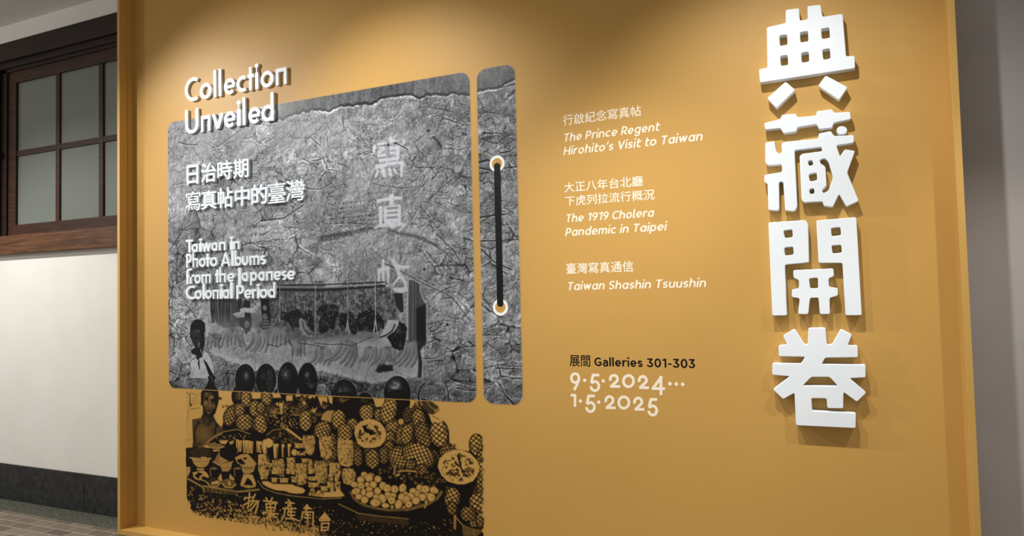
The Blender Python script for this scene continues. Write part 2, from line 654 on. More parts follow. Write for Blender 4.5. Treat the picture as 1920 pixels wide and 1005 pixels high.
# ------------------------------------------------------------------ big raised characters
BT = .042


def poly_loops(org, s, polys, r=3.4, y=-BT):
    out = []
    for p in polys:
        px = [(org[0] + a / s, org[1] + b / s) for a, b in p]
        q = round_poly(px, r)
        out.append([(lambda v: (v[0], v[2]))(at(x, yy, y)) for x, yy in q])
    return out


def oval(cx, cy, rx, ry, n=22):
    return [(cx + rx * math.cos(2 * math.pi * i / n), cy + ry * math.sin(2 * math.pi * i / n)) for i in range(n)]


S1 = 1149 / 240
C1 = dict(base=[[(110, 622), (186, 606), (180, 245), (350, 205), (350, 88), (470, 72), (478, 185), (548, 172), (545, 55), (663, 40),
                 (682, 150), (862, 122), (893, 505), (970, 500), (974, 612), (118, 742)],
                [(293, 320), (362, 309), (366, 402), (300, 413)], [(478, 290), (550, 278), (554, 370), (484, 381)],
                [(668, 258), (743, 246), (748, 340), (676, 350)], [(300, 503), (368, 492), (373, 582), (308, 592)],
                [(488, 474), (557, 463), (562, 552), (496, 562)], [(678, 445), (748, 434), (752, 525), (688, 536)]],
          foot_a=[[(350, 732), (438, 808), (268, 972), (182, 882)]], foot_b=[[(710, 676), (907, 783), (830, 898), (640, 770)]])
C2 = dict(grass=[[(157, 195), (305, 158), (315, 120), (440, 110), (455, 142), (625, 128), (628, 88), (765, 70), (785, 103), (928, 93),
                  (938, 160), (780, 192), (770, 237), (650, 250), (630, 205), (455, 232), (448, 270), (330, 287), (303, 240), (165, 255)]],
          dot=[oval(855, 260, 48, 38)],
          base=[[(165, 370), (250, 357), (262, 445), (290, 472), (318, 455), (312, 375), (345, 362), (645, 335), (645, 290), (755, 266),
                 (785, 312), (962, 302), (965, 372), (805, 395), (838, 495), (880, 430), (974, 445), (903, 640), (1008, 895), (895, 944),
                 (830, 832), (775, 948), (690, 938), (683, 898), (510, 908), (492, 880), (475, 490), (500, 470), (680, 447), (672, 408),
                 (430, 440), (455, 945), (430, 987), (345, 980), (328, 722), (290, 725), (293, 970), (270, 982), (195, 977), (188, 740),
                 (158, 727), (160, 660), (318, 633), (315, 565), (190, 578), (168, 550)],
                [(655, 525), (705, 512), (735, 545), (775, 685), (735, 802), (688, 826), (675, 800), (700, 775), (718, 755), (708, 592),
                 (690, 572), (665, 560)],
                [(548, 535), (590, 526), (598, 572), (558, 580)], [(556, 655), (628, 638), (634, 707), (568, 720)],
                [(560, 790), (605, 778), (610, 827), (570, 835)]])
C3 = dict(gate_a=[[(195, 82), (528, 60), (552, 96), (560, 440), (343, 462), (362, 918), (230, 920)],
                  [(330, 155), (410, 144), (415, 213), (343, 223)], [(336, 308), (418, 299), (423, 371), (344, 379)]],
          gate_b=[[(625, 64), (985, 34), (1034, 916), (888, 917), (860, 446), (645, 445)],
                  [(757, 132), (842, 124), (848, 196), (763, 206)], [(762, 290), (850, 282), (856, 352), (772, 361)]],
          yoke=[[(418, 510), (778, 494), (786, 565), (735, 585), (740, 660), (818, 670), (820, 740), (745, 760), (748, 906), (657, 906),
                 (645, 758), (570, 760), (552, 906), (460, 906), (476, 765), (404, 752), (406, 684), (470, 672), (468, 600), (420, 580)],
                [(560, 585), (640, 578), (642, 672), (570, 674)]])
S4 = 965 / 240
C4 = dict(base=[[(193, 120), (280, 66), (355, 187), (382, 185), (384, 60), (514, 58), (523, 187), (565, 185), (630, 68), (714, 112),
                 (680, 192), (757, 193), (760, 282), (512, 285), (485, 333), (816, 338), (818, 434), (697, 440), (822, 550), (752, 618),
                 (650, 545), (648, 668), (528, 665), (522, 592), (408, 590), (413, 685), (744, 703), (742, 817), (292, 795), (280, 550),
                 (195, 598), (117, 525), (245, 425), (113, 415), (112, 327), (330, 328), (360, 278), (162, 275), (160, 192), (225, 188)],
                [(408, 430), (545, 430), (608, 498), (343, 495)]])
for org, s, d, lab in (((1400, 0), S1, C1, 'big raised white character \u5178 on two feet, topmost of the four large characters'),
                       ((1400, 190), S1, C2, 'big raised white character \u85cf with most strokes, directly below the topmost large one'),
                       ((1400, 400), S1, C3, 'big raised white character \u958b shaped like a gate, third down the large column'),
                       ((1420, 600), S4, C4, 'big raised white character \u5377 ending the large vertical title, lowest of the four')):
    L = {k: poly_loops(org, s, v) for k, v in d.items()}
    allp = np.concatenate([np.array(l) for v in L.values() for l in v])
    e = empty('raised_character', ((allp[:, 0].min() + allp[:, 0].max()) / 2, 0, allp[:, 1].min()))
    tag(e, lab, 'character', 'large title characters')
    for k, v in L.items():
        curve_mesh('stroke_block', v, BT, -BT, M_LETTER, e, bevel=.0022)

# ------------------------------------------------------------------ raised title letters, each a thing of its own
LT = .0145
ORD = ['first', 'second', 'third', 'fourth', 'fifth', 'sixth', 'seventh', 'eighth', 'ninth', 'tenth']


def letters(word, boxes_px, base_px, asc_px, w, where, group):
    """boxes_px: traced left/right edge of each letter's front face in pixels."""
    base = at(base_px[0], base_px[1], -LT)
    sz = at(base_px[0], base_px[1] - asc_px, -LT)[2] - base[2]
    for n, (ch, (x0, x1)) in enumerate(zip(word, boxes_px)):
        S, D, W = glyph(ch, w, 'geo')
        xa, xb = at(x0, base_px[1], -LT)[0], at(x1, base_px[1], -LT)[0]
        f = Field()
        for pts, ww, butt in S:
            f.stroke(pts, ww, butt)
        for c, r in D:
            f.dot(c, r)
        raw = f.contours(w / 7.0)
        P = np.concatenate([np.array(l) for l in raw])
        gx0, gx1 = P[:, 0].min(), P[:, 0].max()
        sx = (xb - xa) / (gx1 - gx0)
        loops = [[(xa + (p[0] - gx0) * sx, base[2] + p[1] * sz) for p in l] for l in raw]
        o = curve_mesh('raised_letter', loops, LT, -LT, M_LETTER)
        tag(o, 'white raised letter %s, %s letter of the word %s %s' % (ch, ORD[n], word, where), 'letter', group)


def sc(org, s, lst):
    return [(org + a / s, org + b / s) for a, b in lst]


A_, B_, C_, D_, q = 335, 435, 335, 420, 11.167
big = 'in the two-line title'
letters('Collection', sc(A_, q, [(128, 405), (443, 687), (729, 785), (836, 891), (949, 1182)]) +
        sc(B_, q, [(94, 296), (325, 457), (481, 555), (600, 871), (917, 1147)]), (402.8, 182.0), 51.1, .131, big, 'Collection Unveiled title letters')
letters('Unveiled', sc(C_, q, [(135, 412), (466, 662), (698, 937), (949, 1190)]) + sc(D_, q, [(266, 355), (389, 449), (511, 762), (784, 1052)]),
        (457.2, 234.8), 52.6, .131, big, 'Collection Unveiled title letters')
E_, F_, q2 = 340, 440, 7.733
sm = 'in the small title'
g2 = 'small raised title letters'
letters('Taiwan', sc(E_, q2, [(63, 168), (147, 236), (252, 302), (298, 428), (432, 522), (545, 640)]), (354.2, 473.4), 26.9, .145, sm, g2)
letters('in', sc(E_, q2, [(700, 752), (752, 842)]), (446.7, 467.6), 27, .145, sm, g2)
letters('Photo', sc(E_, q2, [(70, 148), (162, 238), (254, 348), (350, 418), (412, 520)]), (351, 502.1), 29.5, .138, sm, g2)
letters('Albums', sc(E_, q2, [(572, 708), (722, 760), (772, 866)]) + sc(F_, q2, [(104, 190), (216, 352), (372, 452)]), (435.7, 498.9), 29.6, .138, sm, g2)
letters('from', sc(E_, q2, [(68, 152), (122, 188), (186, 278), (292, 425)]), (351.6, 532.5), 29.2, .138, sm, g2)
letters('the', sc(E_, q2, [(488, 552), (550, 640), (664, 768)]), (420.2, 529.3), 29.2, .138, sm, g2)
letters('Japanese', sc(F_, q2, [(48, 90), (102, 188), (222, 320), (340, 430), (456, 548), (566, 668), (684, 750), (760, 872)]), (440, 528.4), 28.9, .138, sm, g2)
letters('Colonial', sc(E_, q2, [(62, 198), (190, 292), (306, 342), (342, 438), (455, 536), (552, 604), (598, 690), (706, 747)]), (381.7, 561), 29.6, .138, sm, g2)
letters('Period', sc(F_, q2, [(22, 134), (136, 240), (248, 326), (316, 362), (358, 470), (478, 590)]), (514.4, 558.6), 30, .138, sm, g2)


def font_loops(text, grow):
    """Outlines of a line of Chinese text in em units, thickened by grow."""
    c = bpy.data.curves.new('t', 'FONT')
    c.body = text
    c.resolution_u = 4
    tmp = bpy.data.objects.new('t', c)
    COL.objects.link(tmp)
    bpy.context.view_layer.update()
    me = bpy.data.meshes.new_from_object(tmp.evaluated_get(bpy.context.evaluated_depsgraph_get()))
    co = np.empty(len(me.vertices) * 3)
    me.vertices.foreach_get('co', co)
    co = co.reshape(-1, 3)[:, :2]
    me.calc_loop_triangles()
    tri = np.empty(len(me.loop_triangles) * 3, np.int32)
    me.loop_triangles.foreach_get('vertices', tri)
    tri = tri.reshape(-1, 3)
    bpy.data.meshes.remove(me)
    bpy.data.objects.remove(tmp)
    bpy.data.curves.remove(c)
    h = .0065
    lo = co.min(0) - grow - 6 * h
    n = ((co.max(0) + grow + 6 * h - lo) / h).astype(int) + 1
    m = np.zeros((n[1], n[0]), np.float32)
    for t in tri:
        p = (co[t] - lo) / h
        i0, j0 = np.maximum(np.floor(p.min(0)).astype(int), 0)
        i1, j1 = np.ceil(p.max(0)).astype(int) + 1
        X, Y = np.meshgrid(np.arange(i0, i1), np.arange(j0, j1))
        e = [(p[(k + 1) % 3, 0] - p[k, 0]) * (Y - p[k, 1]) - (p[(k + 1) % 3, 1] - p[k, 1]) * (X - p[k, 0]) for k in range(3)]
        ins = ((e[0] >= -1e-9) & (e[1] >= -1e-9) & (e[2] >= -1e-9)) | ((e[0] <= 1e-9) & (e[1] <= 1e-9) & (e[2] <= 1e-9))
        m[j0:j1, i0:i1] = np.maximum(m[j0:j1, i0:i1], ins)
    k = int(round(grow / h))
    if k > 0:
        g = m.copy()
        for a in range(-k, k + 1):
            for b in range(-k, k + 1):
                if a * a + b * b <= k * k + .5:
                    g = np.maximum(g, np.roll(np.roll(m, a, 0), b, 1))
        m = g
    w = np.array([.06, .24, .4, .24, .06])
    m = sum(w[q + 2] * np.roll(m, q, 0) for q in range(-2, 3))
    m = sum(w[q + 2] * np.roll(m, q, 1) for q in range(-2, 3))
    return march((.5 - m) * h, lo, h)


def font_fit(name, text, corners, y_front, depth, mat, bold=0.0, parent=None):
    """Sets a string of Chinese text into the wall rectangle (x0, x1, z0, z1)."""
    loops = font_loops(text, bold)
    P = np.concatenate([np.array(l) for l in loops])
    (bx0, bz0), (bx1, bz1) = P.min(0), P.max(0)
    x0, x1, z0, z1 = corners
    return curve_mesh(name, [[((p[0] - bx0) / (bx1 - bx0) * (x1 - x0) + x0, (p[1] - bz0) / (bz1 - bz0) * (z1 - z0) + z0) for p in l] for l in loops], depth, y_front, mat, parent)


def wall_box(bl, tr, y=0.0):
    a, b = at(*bl, y), at(*tr, y)
    return (a[0], b[0], a[2], b[2])


CT = .0145
G_, H_, q3 = (340, 290), (450, 290), 9.136


def gp(o, a, b):
    return (o[0] + a / q3, o[1] + b / q3)


cj1 = [('\u65e5', G_, (90, 522, 290, 158)), ('\u6cbb', G_, (335, 490, 590, 122)), ('\u6642', G_, (615, 442, 868, 82)), ('\u671f', G_, (888, 415, 1150, 50))]
cj2 = [('\u5beb', G_, (75, 975, 325, 612)), ('\u771f', G_, (338, 950, 600, 590)), ('\u5e16', G_, (622, 925, 880, 545)), ('\u4e2d', G_, (912, 895, 1168, 522)),
       ('\u7684', H_, (190, 862, 465, 490)), ('\u81fa', H_, (482, 842, 775, 458)), ('\u7063', H_, (788, 808, 1100, 412))]
for row, lst, rn in ((1, cj1, 'the four-character row'), (2, cj2, 'the seven-character row')):
    for n, (ch, og, (x0, yb, x1, yt)) in enumerate(lst):
        a, b = at(*gp(og, x0, yb), -CT), at(*gp(og, x1, yt), -CT)
        o = font_fit('raised_character', ch, (a[0], b[0], a[2], b[2]), -CT, CT, M_LETTER, .02 if ch not in '\u81fa\u7063\u5beb' else .006)
        tag(o, 'white raised Chinese character %s, %s of %s on the grey cover' % (ch, ORD[n], rn), 'character', 'raised Chinese heading characters')

# ------------------------------------------------------------------ flat vinyl lettering on the ochre board
VT = .0006
TXT_CAT, TXT_GRP = 'lettering', 'vinyl text lines on the board'


def vline(label, words, mat=M_VINYL):
    """A line of flat lettering: one thing, each word a part."""
    allp = np.concatenate([np.array(l) for w in words for l in w])
    e = empty('vinyl_lettering', ((allp[:, 0].min() + allp[:, 0].max()) / 2, 0, allp[:, 1].min()))
    for w in words:
        curve_mesh('word', w, VT, -VT, mat, e)
    return tag(e, label, TXT_CAT, TXT_GRP)


for txt, bl, tr, lab in (
        ('\u884c\u555f\u7d00\u5ff5\u5beb\u771f\u5e16', (1056, 236.0), (1201.8, 196.3), 'cream flat Chinese line of seven characters at the top of the text column'),
        ('\u5927\u6b63\u516b\u5e74\u53f0\u5317\u5ef3', (1058.4, 361.4), (1205, 328.8), 'cream flat Chinese line \u5927\u6b63\u516b\u5e74\u53f0\u5317\u5ef3 opening the middle text block'),
        ('\u4e0b\u864e\u5217\u62c9\u6d41\u884c\u6982\u6cc1', (1060, 386.8), (1227, 354.2), 'cream flat Chinese line of eight characters, second in the middle text block'),
        ('\u81fa\u7063\u5beb\u771f\u901a\u4fe1', (1062, 514), (1187.2, 488.6), 'cream flat Chinese line of six characters opening the third text block')):
    a, b = at(*bl), at(*tr)
    o = font_fit('vinyl_lettering', txt, (a[0], b[0], a[2], b[2]), -VT, VT, M_VINYL, .006)
    tag(o, lab, TXT_CAT, TXT_GRP)
HW = .138
for txt, pl, pr, asc, lab in (
        ('The Prince Regent', (1056.0, 266.4), (1237.8, 244.4), 16.5, 'cream italic line The Prince Regent, under the topmost Chinese line'),
        ('Hirohito\u2019s Visit to Taiwan', (1056.4, 291.6), (1318.8, 261.8), 16.6, 'cream italic line ending Visit to Taiwan, last of the first text block'),
        ('The 1919 Cholera', (1060.0, 417.4), (1227.4, 406.7), 16.2, 'cream italic line The 1919 Cholera in the middle text block'),
        ('Pandemic in Taipei', (1059.8, 443.2), (1250.9, 432.4), 16.2, 'cream italic line Pandemic in Taipei closing the middle text block'),
        ('Taiwan Shashin Tsuushin', (1063, 544.6), (1325.6, 539.0), 16.4, 'cream italic line Taiwan Shashin Tsuushin under the six-character Chinese line')):
    vline(lab, put_line(txt, HW, 'hum', .10, .30, .17, pl, pr, asc))
a, b = at(1068.2, 686.8), at(1106.2, 666.2)
o = font_fit('vinyl_lettering', '\u5c55\u9593', (a[0], b[0], a[2], b[2]), -VT, VT, M_BLACKV, .008)
tag(o, 'black flat Chinese pair \u5c55\u9593 before the gallery number', TXT_CAT, TXT_GRP)
vline('black flat line Galleries 301-303 above the exhibition dates', put_line('Galleries 301-303', .15, 'up', .11, .30, 0, (1114.8, 686.2), (1303.6, 691.2), 17.2), M_BLACKV)


def dates(strokes, dots, lab):
    f = Field()

    def mp(p):
        v = at(1040 + p[0] / 6.28, 640 + p[1] / 6.28)
        return (v[0], v[2])
    for pts in strokes:
        f.stroke([mp(p) for p in pts], .0128, True)
    for c in dots:
        f.dot(mp(c), .0082)
    vline(lab, [f.contours(.0013)])


def arcd(cx, cy, rx, ry, a0, a1):
    return [(x, 2 * cy - y) for x, y in arc(cx, cy, rx, ry, a0, a1)]


def five(dx, dy):
    return [[(527 + dx, 398 + dy), (452 + dx, 398 + dy), (432 + dx, 488 + dy)], arcd(474 + dx, 528 + dy, 47, 54, 148, -178)]


def two(dx, dy):
    return [arcd(698 + dx, 446 + dy, 43, 46, 205, -28) + [(668 + dx, 530 + dy)], [(655 + dx, 531 + dy), (771 + dx, 533 + dy)]]


def ring(cx, cy, rx, ry):
    c = arcd(cx, cy, rx, ry, 0, 360)
    return [c[:21], c[20:]]


dates([*ring(242, 434, 45, 52), [(288, 448), (268, 500), (230, 576)], *five(0, 0), *two(0, 0), *ring(870, 469, 60, 66), *two(340, 14),
       [(1262, 412), (1158, 556)], [(1142, 556), (1300, 558)], [(1252, 412), (1253, 634)]],
      [(354, 460), (572, 467), (1357, 500), (1432, 503), (1507, 507)], 'cream flat date line 9.5.2024 with trailing dots')
dates([[(190, 635), (240, 635)], [(240, 623), (240, 771)], *five(-52, 246), *two(-52, 251), *ring(815, 721, 60, 67), *two(286, 269), *five(681, 287)],
      [(303, 705), (520, 717)], 'cream flat date line 1.5.2025, lowest text on the board')

# ------------------------------------------------------------------ printed mural: numpy painting on wall-space grids
RNG = np.random.default_rng(7)


def hash2(i, j, seed):
    n = (i.astype(np.int64) * 374761393 + j.astype(np.int64) * 668265263 + seed * 974634777) & 0xffffffff
    n = ((n ^ (n >> 13)) * 1274126177) & 0xffffffff
    n = ((n ^ (n >> 16)) * 2246822519) & 0xffffffff
    return ((n ^ (n >> 15)) & 0xffffff).astype(np.float32) / 16777215.0


def vnoise(u, v, seed=0):
    i, j = np.floor(u), np.floor(v)
    fu, fv = u - i, v - j
    fu, fv = fu * fu * (3 - 2 * fu), fv * fv * (3 - 2 * fv)
    a, b, c, d = hash2(i, j, seed), hash2(i + 1, j, seed), hash2(i, j + 1, seed), hash2(i + 1, j + 1, seed)
    return (a * (1 - fu) + b * fu) * (1 - fv) + (c * (1 - fu) + d * fu) * fv


def fbm(u, v, seed=0, octv=4):
    s, amp, t = 0, .5, 0
    for k in range(octv):
        s = s + amp * vnoise(u * 2 ** k, v * 2 ** k, seed + k * 17)
        t += amp
        amp *= .55
    return s / t


def worley(u, v, seed=0):
    """Distances to the nearest and second nearest cell points, and the id and offset of the nearest."""
    i, j = np.floor(u), np.floor(v)
    f1 = np.full(u.shape, 9.0, np.float32)
    f2 = f1.copy()
    cid = np.zeros_like(f1)
    for di in (-1, 0, 1):
        for dj in (-1, 0, 1):
            pu = i + di + hash2(i + di, j + dj, seed)
            pv = j + dj + hash2(i + di, j + dj, seed + 101)
            d = np.hypot(u - pu, v - pv)
            near = d < f1
            f2 = np.where(near, f1, np.minimum(f2, d))
            cid = np.where(near, hash2(i + di, j + dj, seed + 7), cid)
            f1 = np.where(near, d, f1)
    return f1, f2, cid


def sstep(a, b, x):
    t = np.clip((x - a) / (b - a), 0, 1)
    return t * t * (3 - 2 * t)


class Sheet:
    def __init__(self, x0, x1, z0, z1, step):
        self.nx, self.nz = int(round((x1 - x0) / step)) + 1, int(round((z1 - z0) / step)) + 1
        self.x = np.linspace(x0, x1, self.nx)
        self.z = np.linspace(z1, z0, self.nz)
        X, Z = np.meshgrid(self.x, self.z)
        self.X, self.Z = X, Z
        PX, PY = proj_arr(X, Z)
        self.PX, self.PY = PX.astype(np.float32), PY.astype(np.float32)
        self.D = np.zeros(X.shape, np.float32)     # ink density
        self.n1 = fbm(X * 40, Z * 40, 3, 4)
        self.n2 = vnoise(X * 150, Z * 150, 9)
        self.n3 = vnoise(X * 85, Z * 85, 21)

    def win(self, x0, y0, x1, y1):
        P = np.array([at(a, b) for a in (x0, x1) for b in (y0, y1)])
        i0, i1 = np.searchsorted(self.x, [P[:, 0].min(), P[:, 0].max()])
        zz = -self.z
        j0, j1 = np.searchsorted(zz, [-P[:, 2].max(), -P[:, 2].min()])
        i0, j0 = max(i0 - 2, 0), max(j0 - 2, 0)
        i1, j1 = min(i1 + 2, self.nx), min(j1 + 2, self.nz)
        if i1 <= i0 or j1 <= j0:
            return None
        return (slice(j0, j1), slice(i0, i1))

    # masks in photograph pixels, each returns (window, mask, extras)
    def ell(self, cx, cy, rx, ry, rot=0, soft=.7):
        R = max(rx, ry) + 2
        w = self.win(cx - R, cy - R, cx + R, cy + R)
        if w is None:
            return None
        c, s = math.cos(math.radians(rot)), math.sin(math.radians(rot))
        dx, dy = self.PX[w] - cx, self.PY[w] - cy
        u, v = (dx * c + dy * s), (-dx * s + dy * c)
        k = np.hypot(u / rx, v / ry)
        m = 1 - sstep(-soft, soft, (k - 1) * min(rx, ry))
        return w, m, u, v, k

    def poly(self, pts, soft=.7):
        pts = np.array(pts, np.float32)
        w = self.win(pts[:, 0].min() - 2, pts[:, 1].min() - 2, pts[:, 0].max() + 2, pts[:, 1].max() + 2)
        if w is None:
            return None
        px, py = self.PX[w], self.PY[w]
        inside = np.zeros(px.shape, bool)
        dist = np.full(px.shape, 1e9, np.float32)
        n = len(pts)
        for i in range(n):
            a, b = pts[i], pts[(i + 1) % n]
            d = b - a
            t = np.clip(((px - a[0]) * d[0] + (py - a[1]) * d[1]) / max(d @ d, 1e-9), 0, 1)
            dist = np.minimum(dist, np.hypot(px - a[0] - t * d[0], py - a[1] - t * d[1]))
            if a[1] != b[1]:
                cond = ((a[1] > py) != (b[1] > py)) & (px < (b[0] - a[0]) * (py - a[1]) / (b[1] - a[1]) + a[0])
                inside ^= cond
        sd = np.where(inside, -dist, dist)
        return w, 1 - sstep(-soft, soft, sd), sd

    def line(self, pts, wd, wd2=None, soft=.6):
        pts = np.array(pts, np.float32)
        r = max(wd, wd2 or wd) + 2
        w = self.win(pts[:, 0].min() - r, pts[:, 1].min() - r, pts[:, 0].max() + r, pts[:, 1].max() + r)
        if w is None:
            return None
        px, py = self.PX[w], self.PY[w]
        best = np.full(px.shape, 1e9, np.float32)
        n = len(pts) - 1
        for i in range(n):
            a, b = pts[i], pts[i + 1]
            d = b - a
            t = np.clip(((px - a[0]) * d[0] + (py - a[1]) * d[1]) / max(d @ d, 1e-9), 0, 1)
            ww = wd + ((wd2 if wd2 is not None else wd) - wd) * (i + t) / n
            best = np.minimum(best, np.hypot(px - a[0] - t * d[0], py - a[1] - t * d[1]) - ww / 2)
        return w, 1 - sstep(-soft, soft, best)

    def put(self, r, val, k=1.0):
        if r is None:
            return
        w, m = r[0], r[1] * k
        self.D[w] = self.D[w] * (1 - m) + m * val

    def dark(self, r, val, k=1.0):
        """Only ever adds ink."""
        if r is None:
            return
        w, m = r[0], r[1] * k
        self.D[w] = np.maximum(self.D[w], m * val)

    # ---- printed motifs
    def melon(self, cx, cy, rx, ry, hl=None, base=.97):
        r = self.ell(cx, cy, rx, ry)
        if r is None:
            return
        w, m, u, v, k = r
        val = base - .03 * self.n3[w]
        if hl:
            hx, hy, hr, hd = hl
            g = np.exp(-(((self.PX[w] - hx) / hr) ** 2 + ((self.PY[w] - hy) / (hr * 1.25)) ** 2))
            val = val - hd * g * (.55 + .9 * self.n1[w] * self.n3[w] * 2)
        self.put(r, np.clip(val, .2, 1))

    def pine(self, cx, cy, rx, ry, rot=0, p=6.0, light=.9, dk=.93, halo=True):
        if halo:
            self.put(self.ell(cx, cy, rx + 1.6, ry + 1.6, rot, 1.6), .93)
        r = self.ell(cx, cy, rx, ry, rot, 1.4)
        if r is None:
            return
        w, m, u, v, k = r
        uu = np.arcsin(np.clip(u / rx * .96, -1, 1)) * rx * .8
        vv = v + u * u / rx * .12 + (self.n1[w] - .5) * 2.2
        p = p * 1.28
        a, b = (uu / p + vv / (p * 1.12)), (vv / (p * 1.12) - uu / p)
        da, db = np.abs(a - np.round(a)), np.abs(b - np.round(b))
        edge = np.minimum(.5 - da, .5 - db)          # 0 on the lattice
        eye = sstep(.06, .22, edge) * (1 - .45 * sstep(.0, .5, da) * sstep(.0, .5, db))
        cell = hash2(np.round(a), np.round(b), 5)
        shade = np.clip(1.12 - .8 * (u / rx) ** 2 - .35 * (v / ry) ** 2 + .18 * (-u / rx), .25, 1)
        spot_ = sstep(.10, .0, np.hypot(da, db)) * .25
        lit = light * eye * shade * (.68 + .42 * cell) * (.75 + .5 * self.n2[w]) * (1 - spot_)
        self.put(r, np.clip(dk - lit, .03, .97))

    def mottled(self, pts, lo=.08, hi=.75, thr=.5, seed=0, soft=.8, shade=.0):
        r = self.poly(pts, soft)
        if r is None:
            return
        w = r[0]
        n = fbm(self.X[w] * 95 + seed * 3.1, self.Z[w] * 95, 31 + seed, 3)
        n = .75 * sstep(thr - .06, thr + .16, n) + .35 * (vnoise(self.X[w] * 190, self.Z[w] * 150, 60 + seed) > .66)
        xs = np.array(pts)[:, 0]
        side = (self.PX[w] - xs.min()) / max(np.ptp(xs), 1)
        self.put(r, np.clip(lo + (hi - lo) * n + shade * np.maximum(0, side - .55) * 1.6, 0, .97))

    def speck(self, pts, n, rmin, rmax, val, rng, lo=None):
        pts = np.array(pts, float)
        cnt = 0
        x0, y0, x1, y1 = pts[:, 0].min(), pts[:, 1].min(), pts[:, 0].max(), pts[:, 1].max()
        while cnt < n:
            x, y = rng.uniform(x0, x1), rng.uniform(y0, y1)
            ins = False
            for i in range(len(pts)):
                a, b = pts[i], pts[(i + 1) % len(pts)]
                if (a[1] > y) != (b[1] > y) and x < (b[0] - a[0]) * (y - a[1]) / (b[1] - a[1]) + a[0]:
                    ins = not ins
            cnt += 1
            if not ins:
                continue
            r = rng.uniform(rmin, rmax)
            self.put(self.ell(x, y, r * rng.uniform(.7, 1.4), r, rng.uniform(0, 180), .5), val if lo is None else rng.uniform(lo, val), .9)

    def tuft(self, cx, cy, n, ln, rng, val=.95, wd=1.6, a0=-160, a1=-20, k=1.0):
        for _ in range(n):
            a = math.radians(rng.uniform(a0, a1))
            l = ln * rng.uniform(.5, 1)
            bx, by = rng.uniform(-3, 3), rng.uniform(-2, 2)
            bend = rng.uniform(-.35, .35)
            p = [(cx + bx, cy + by), (cx + bx + math.cos(a) * l * .5, cy + by + math.sin(a) * l * .5),
                 (cx + bx + math.cos(a + bend) * l, cy + by + math.sin(a + bend) * l)]
            self.put(self.line(p, wd, .4), val * rng.uniform(.8, 1), k)


def cr(ox, oy, s=5.9125):
    return lambda *p: [(ox + a / s, oy + b / s) for a, b in p]


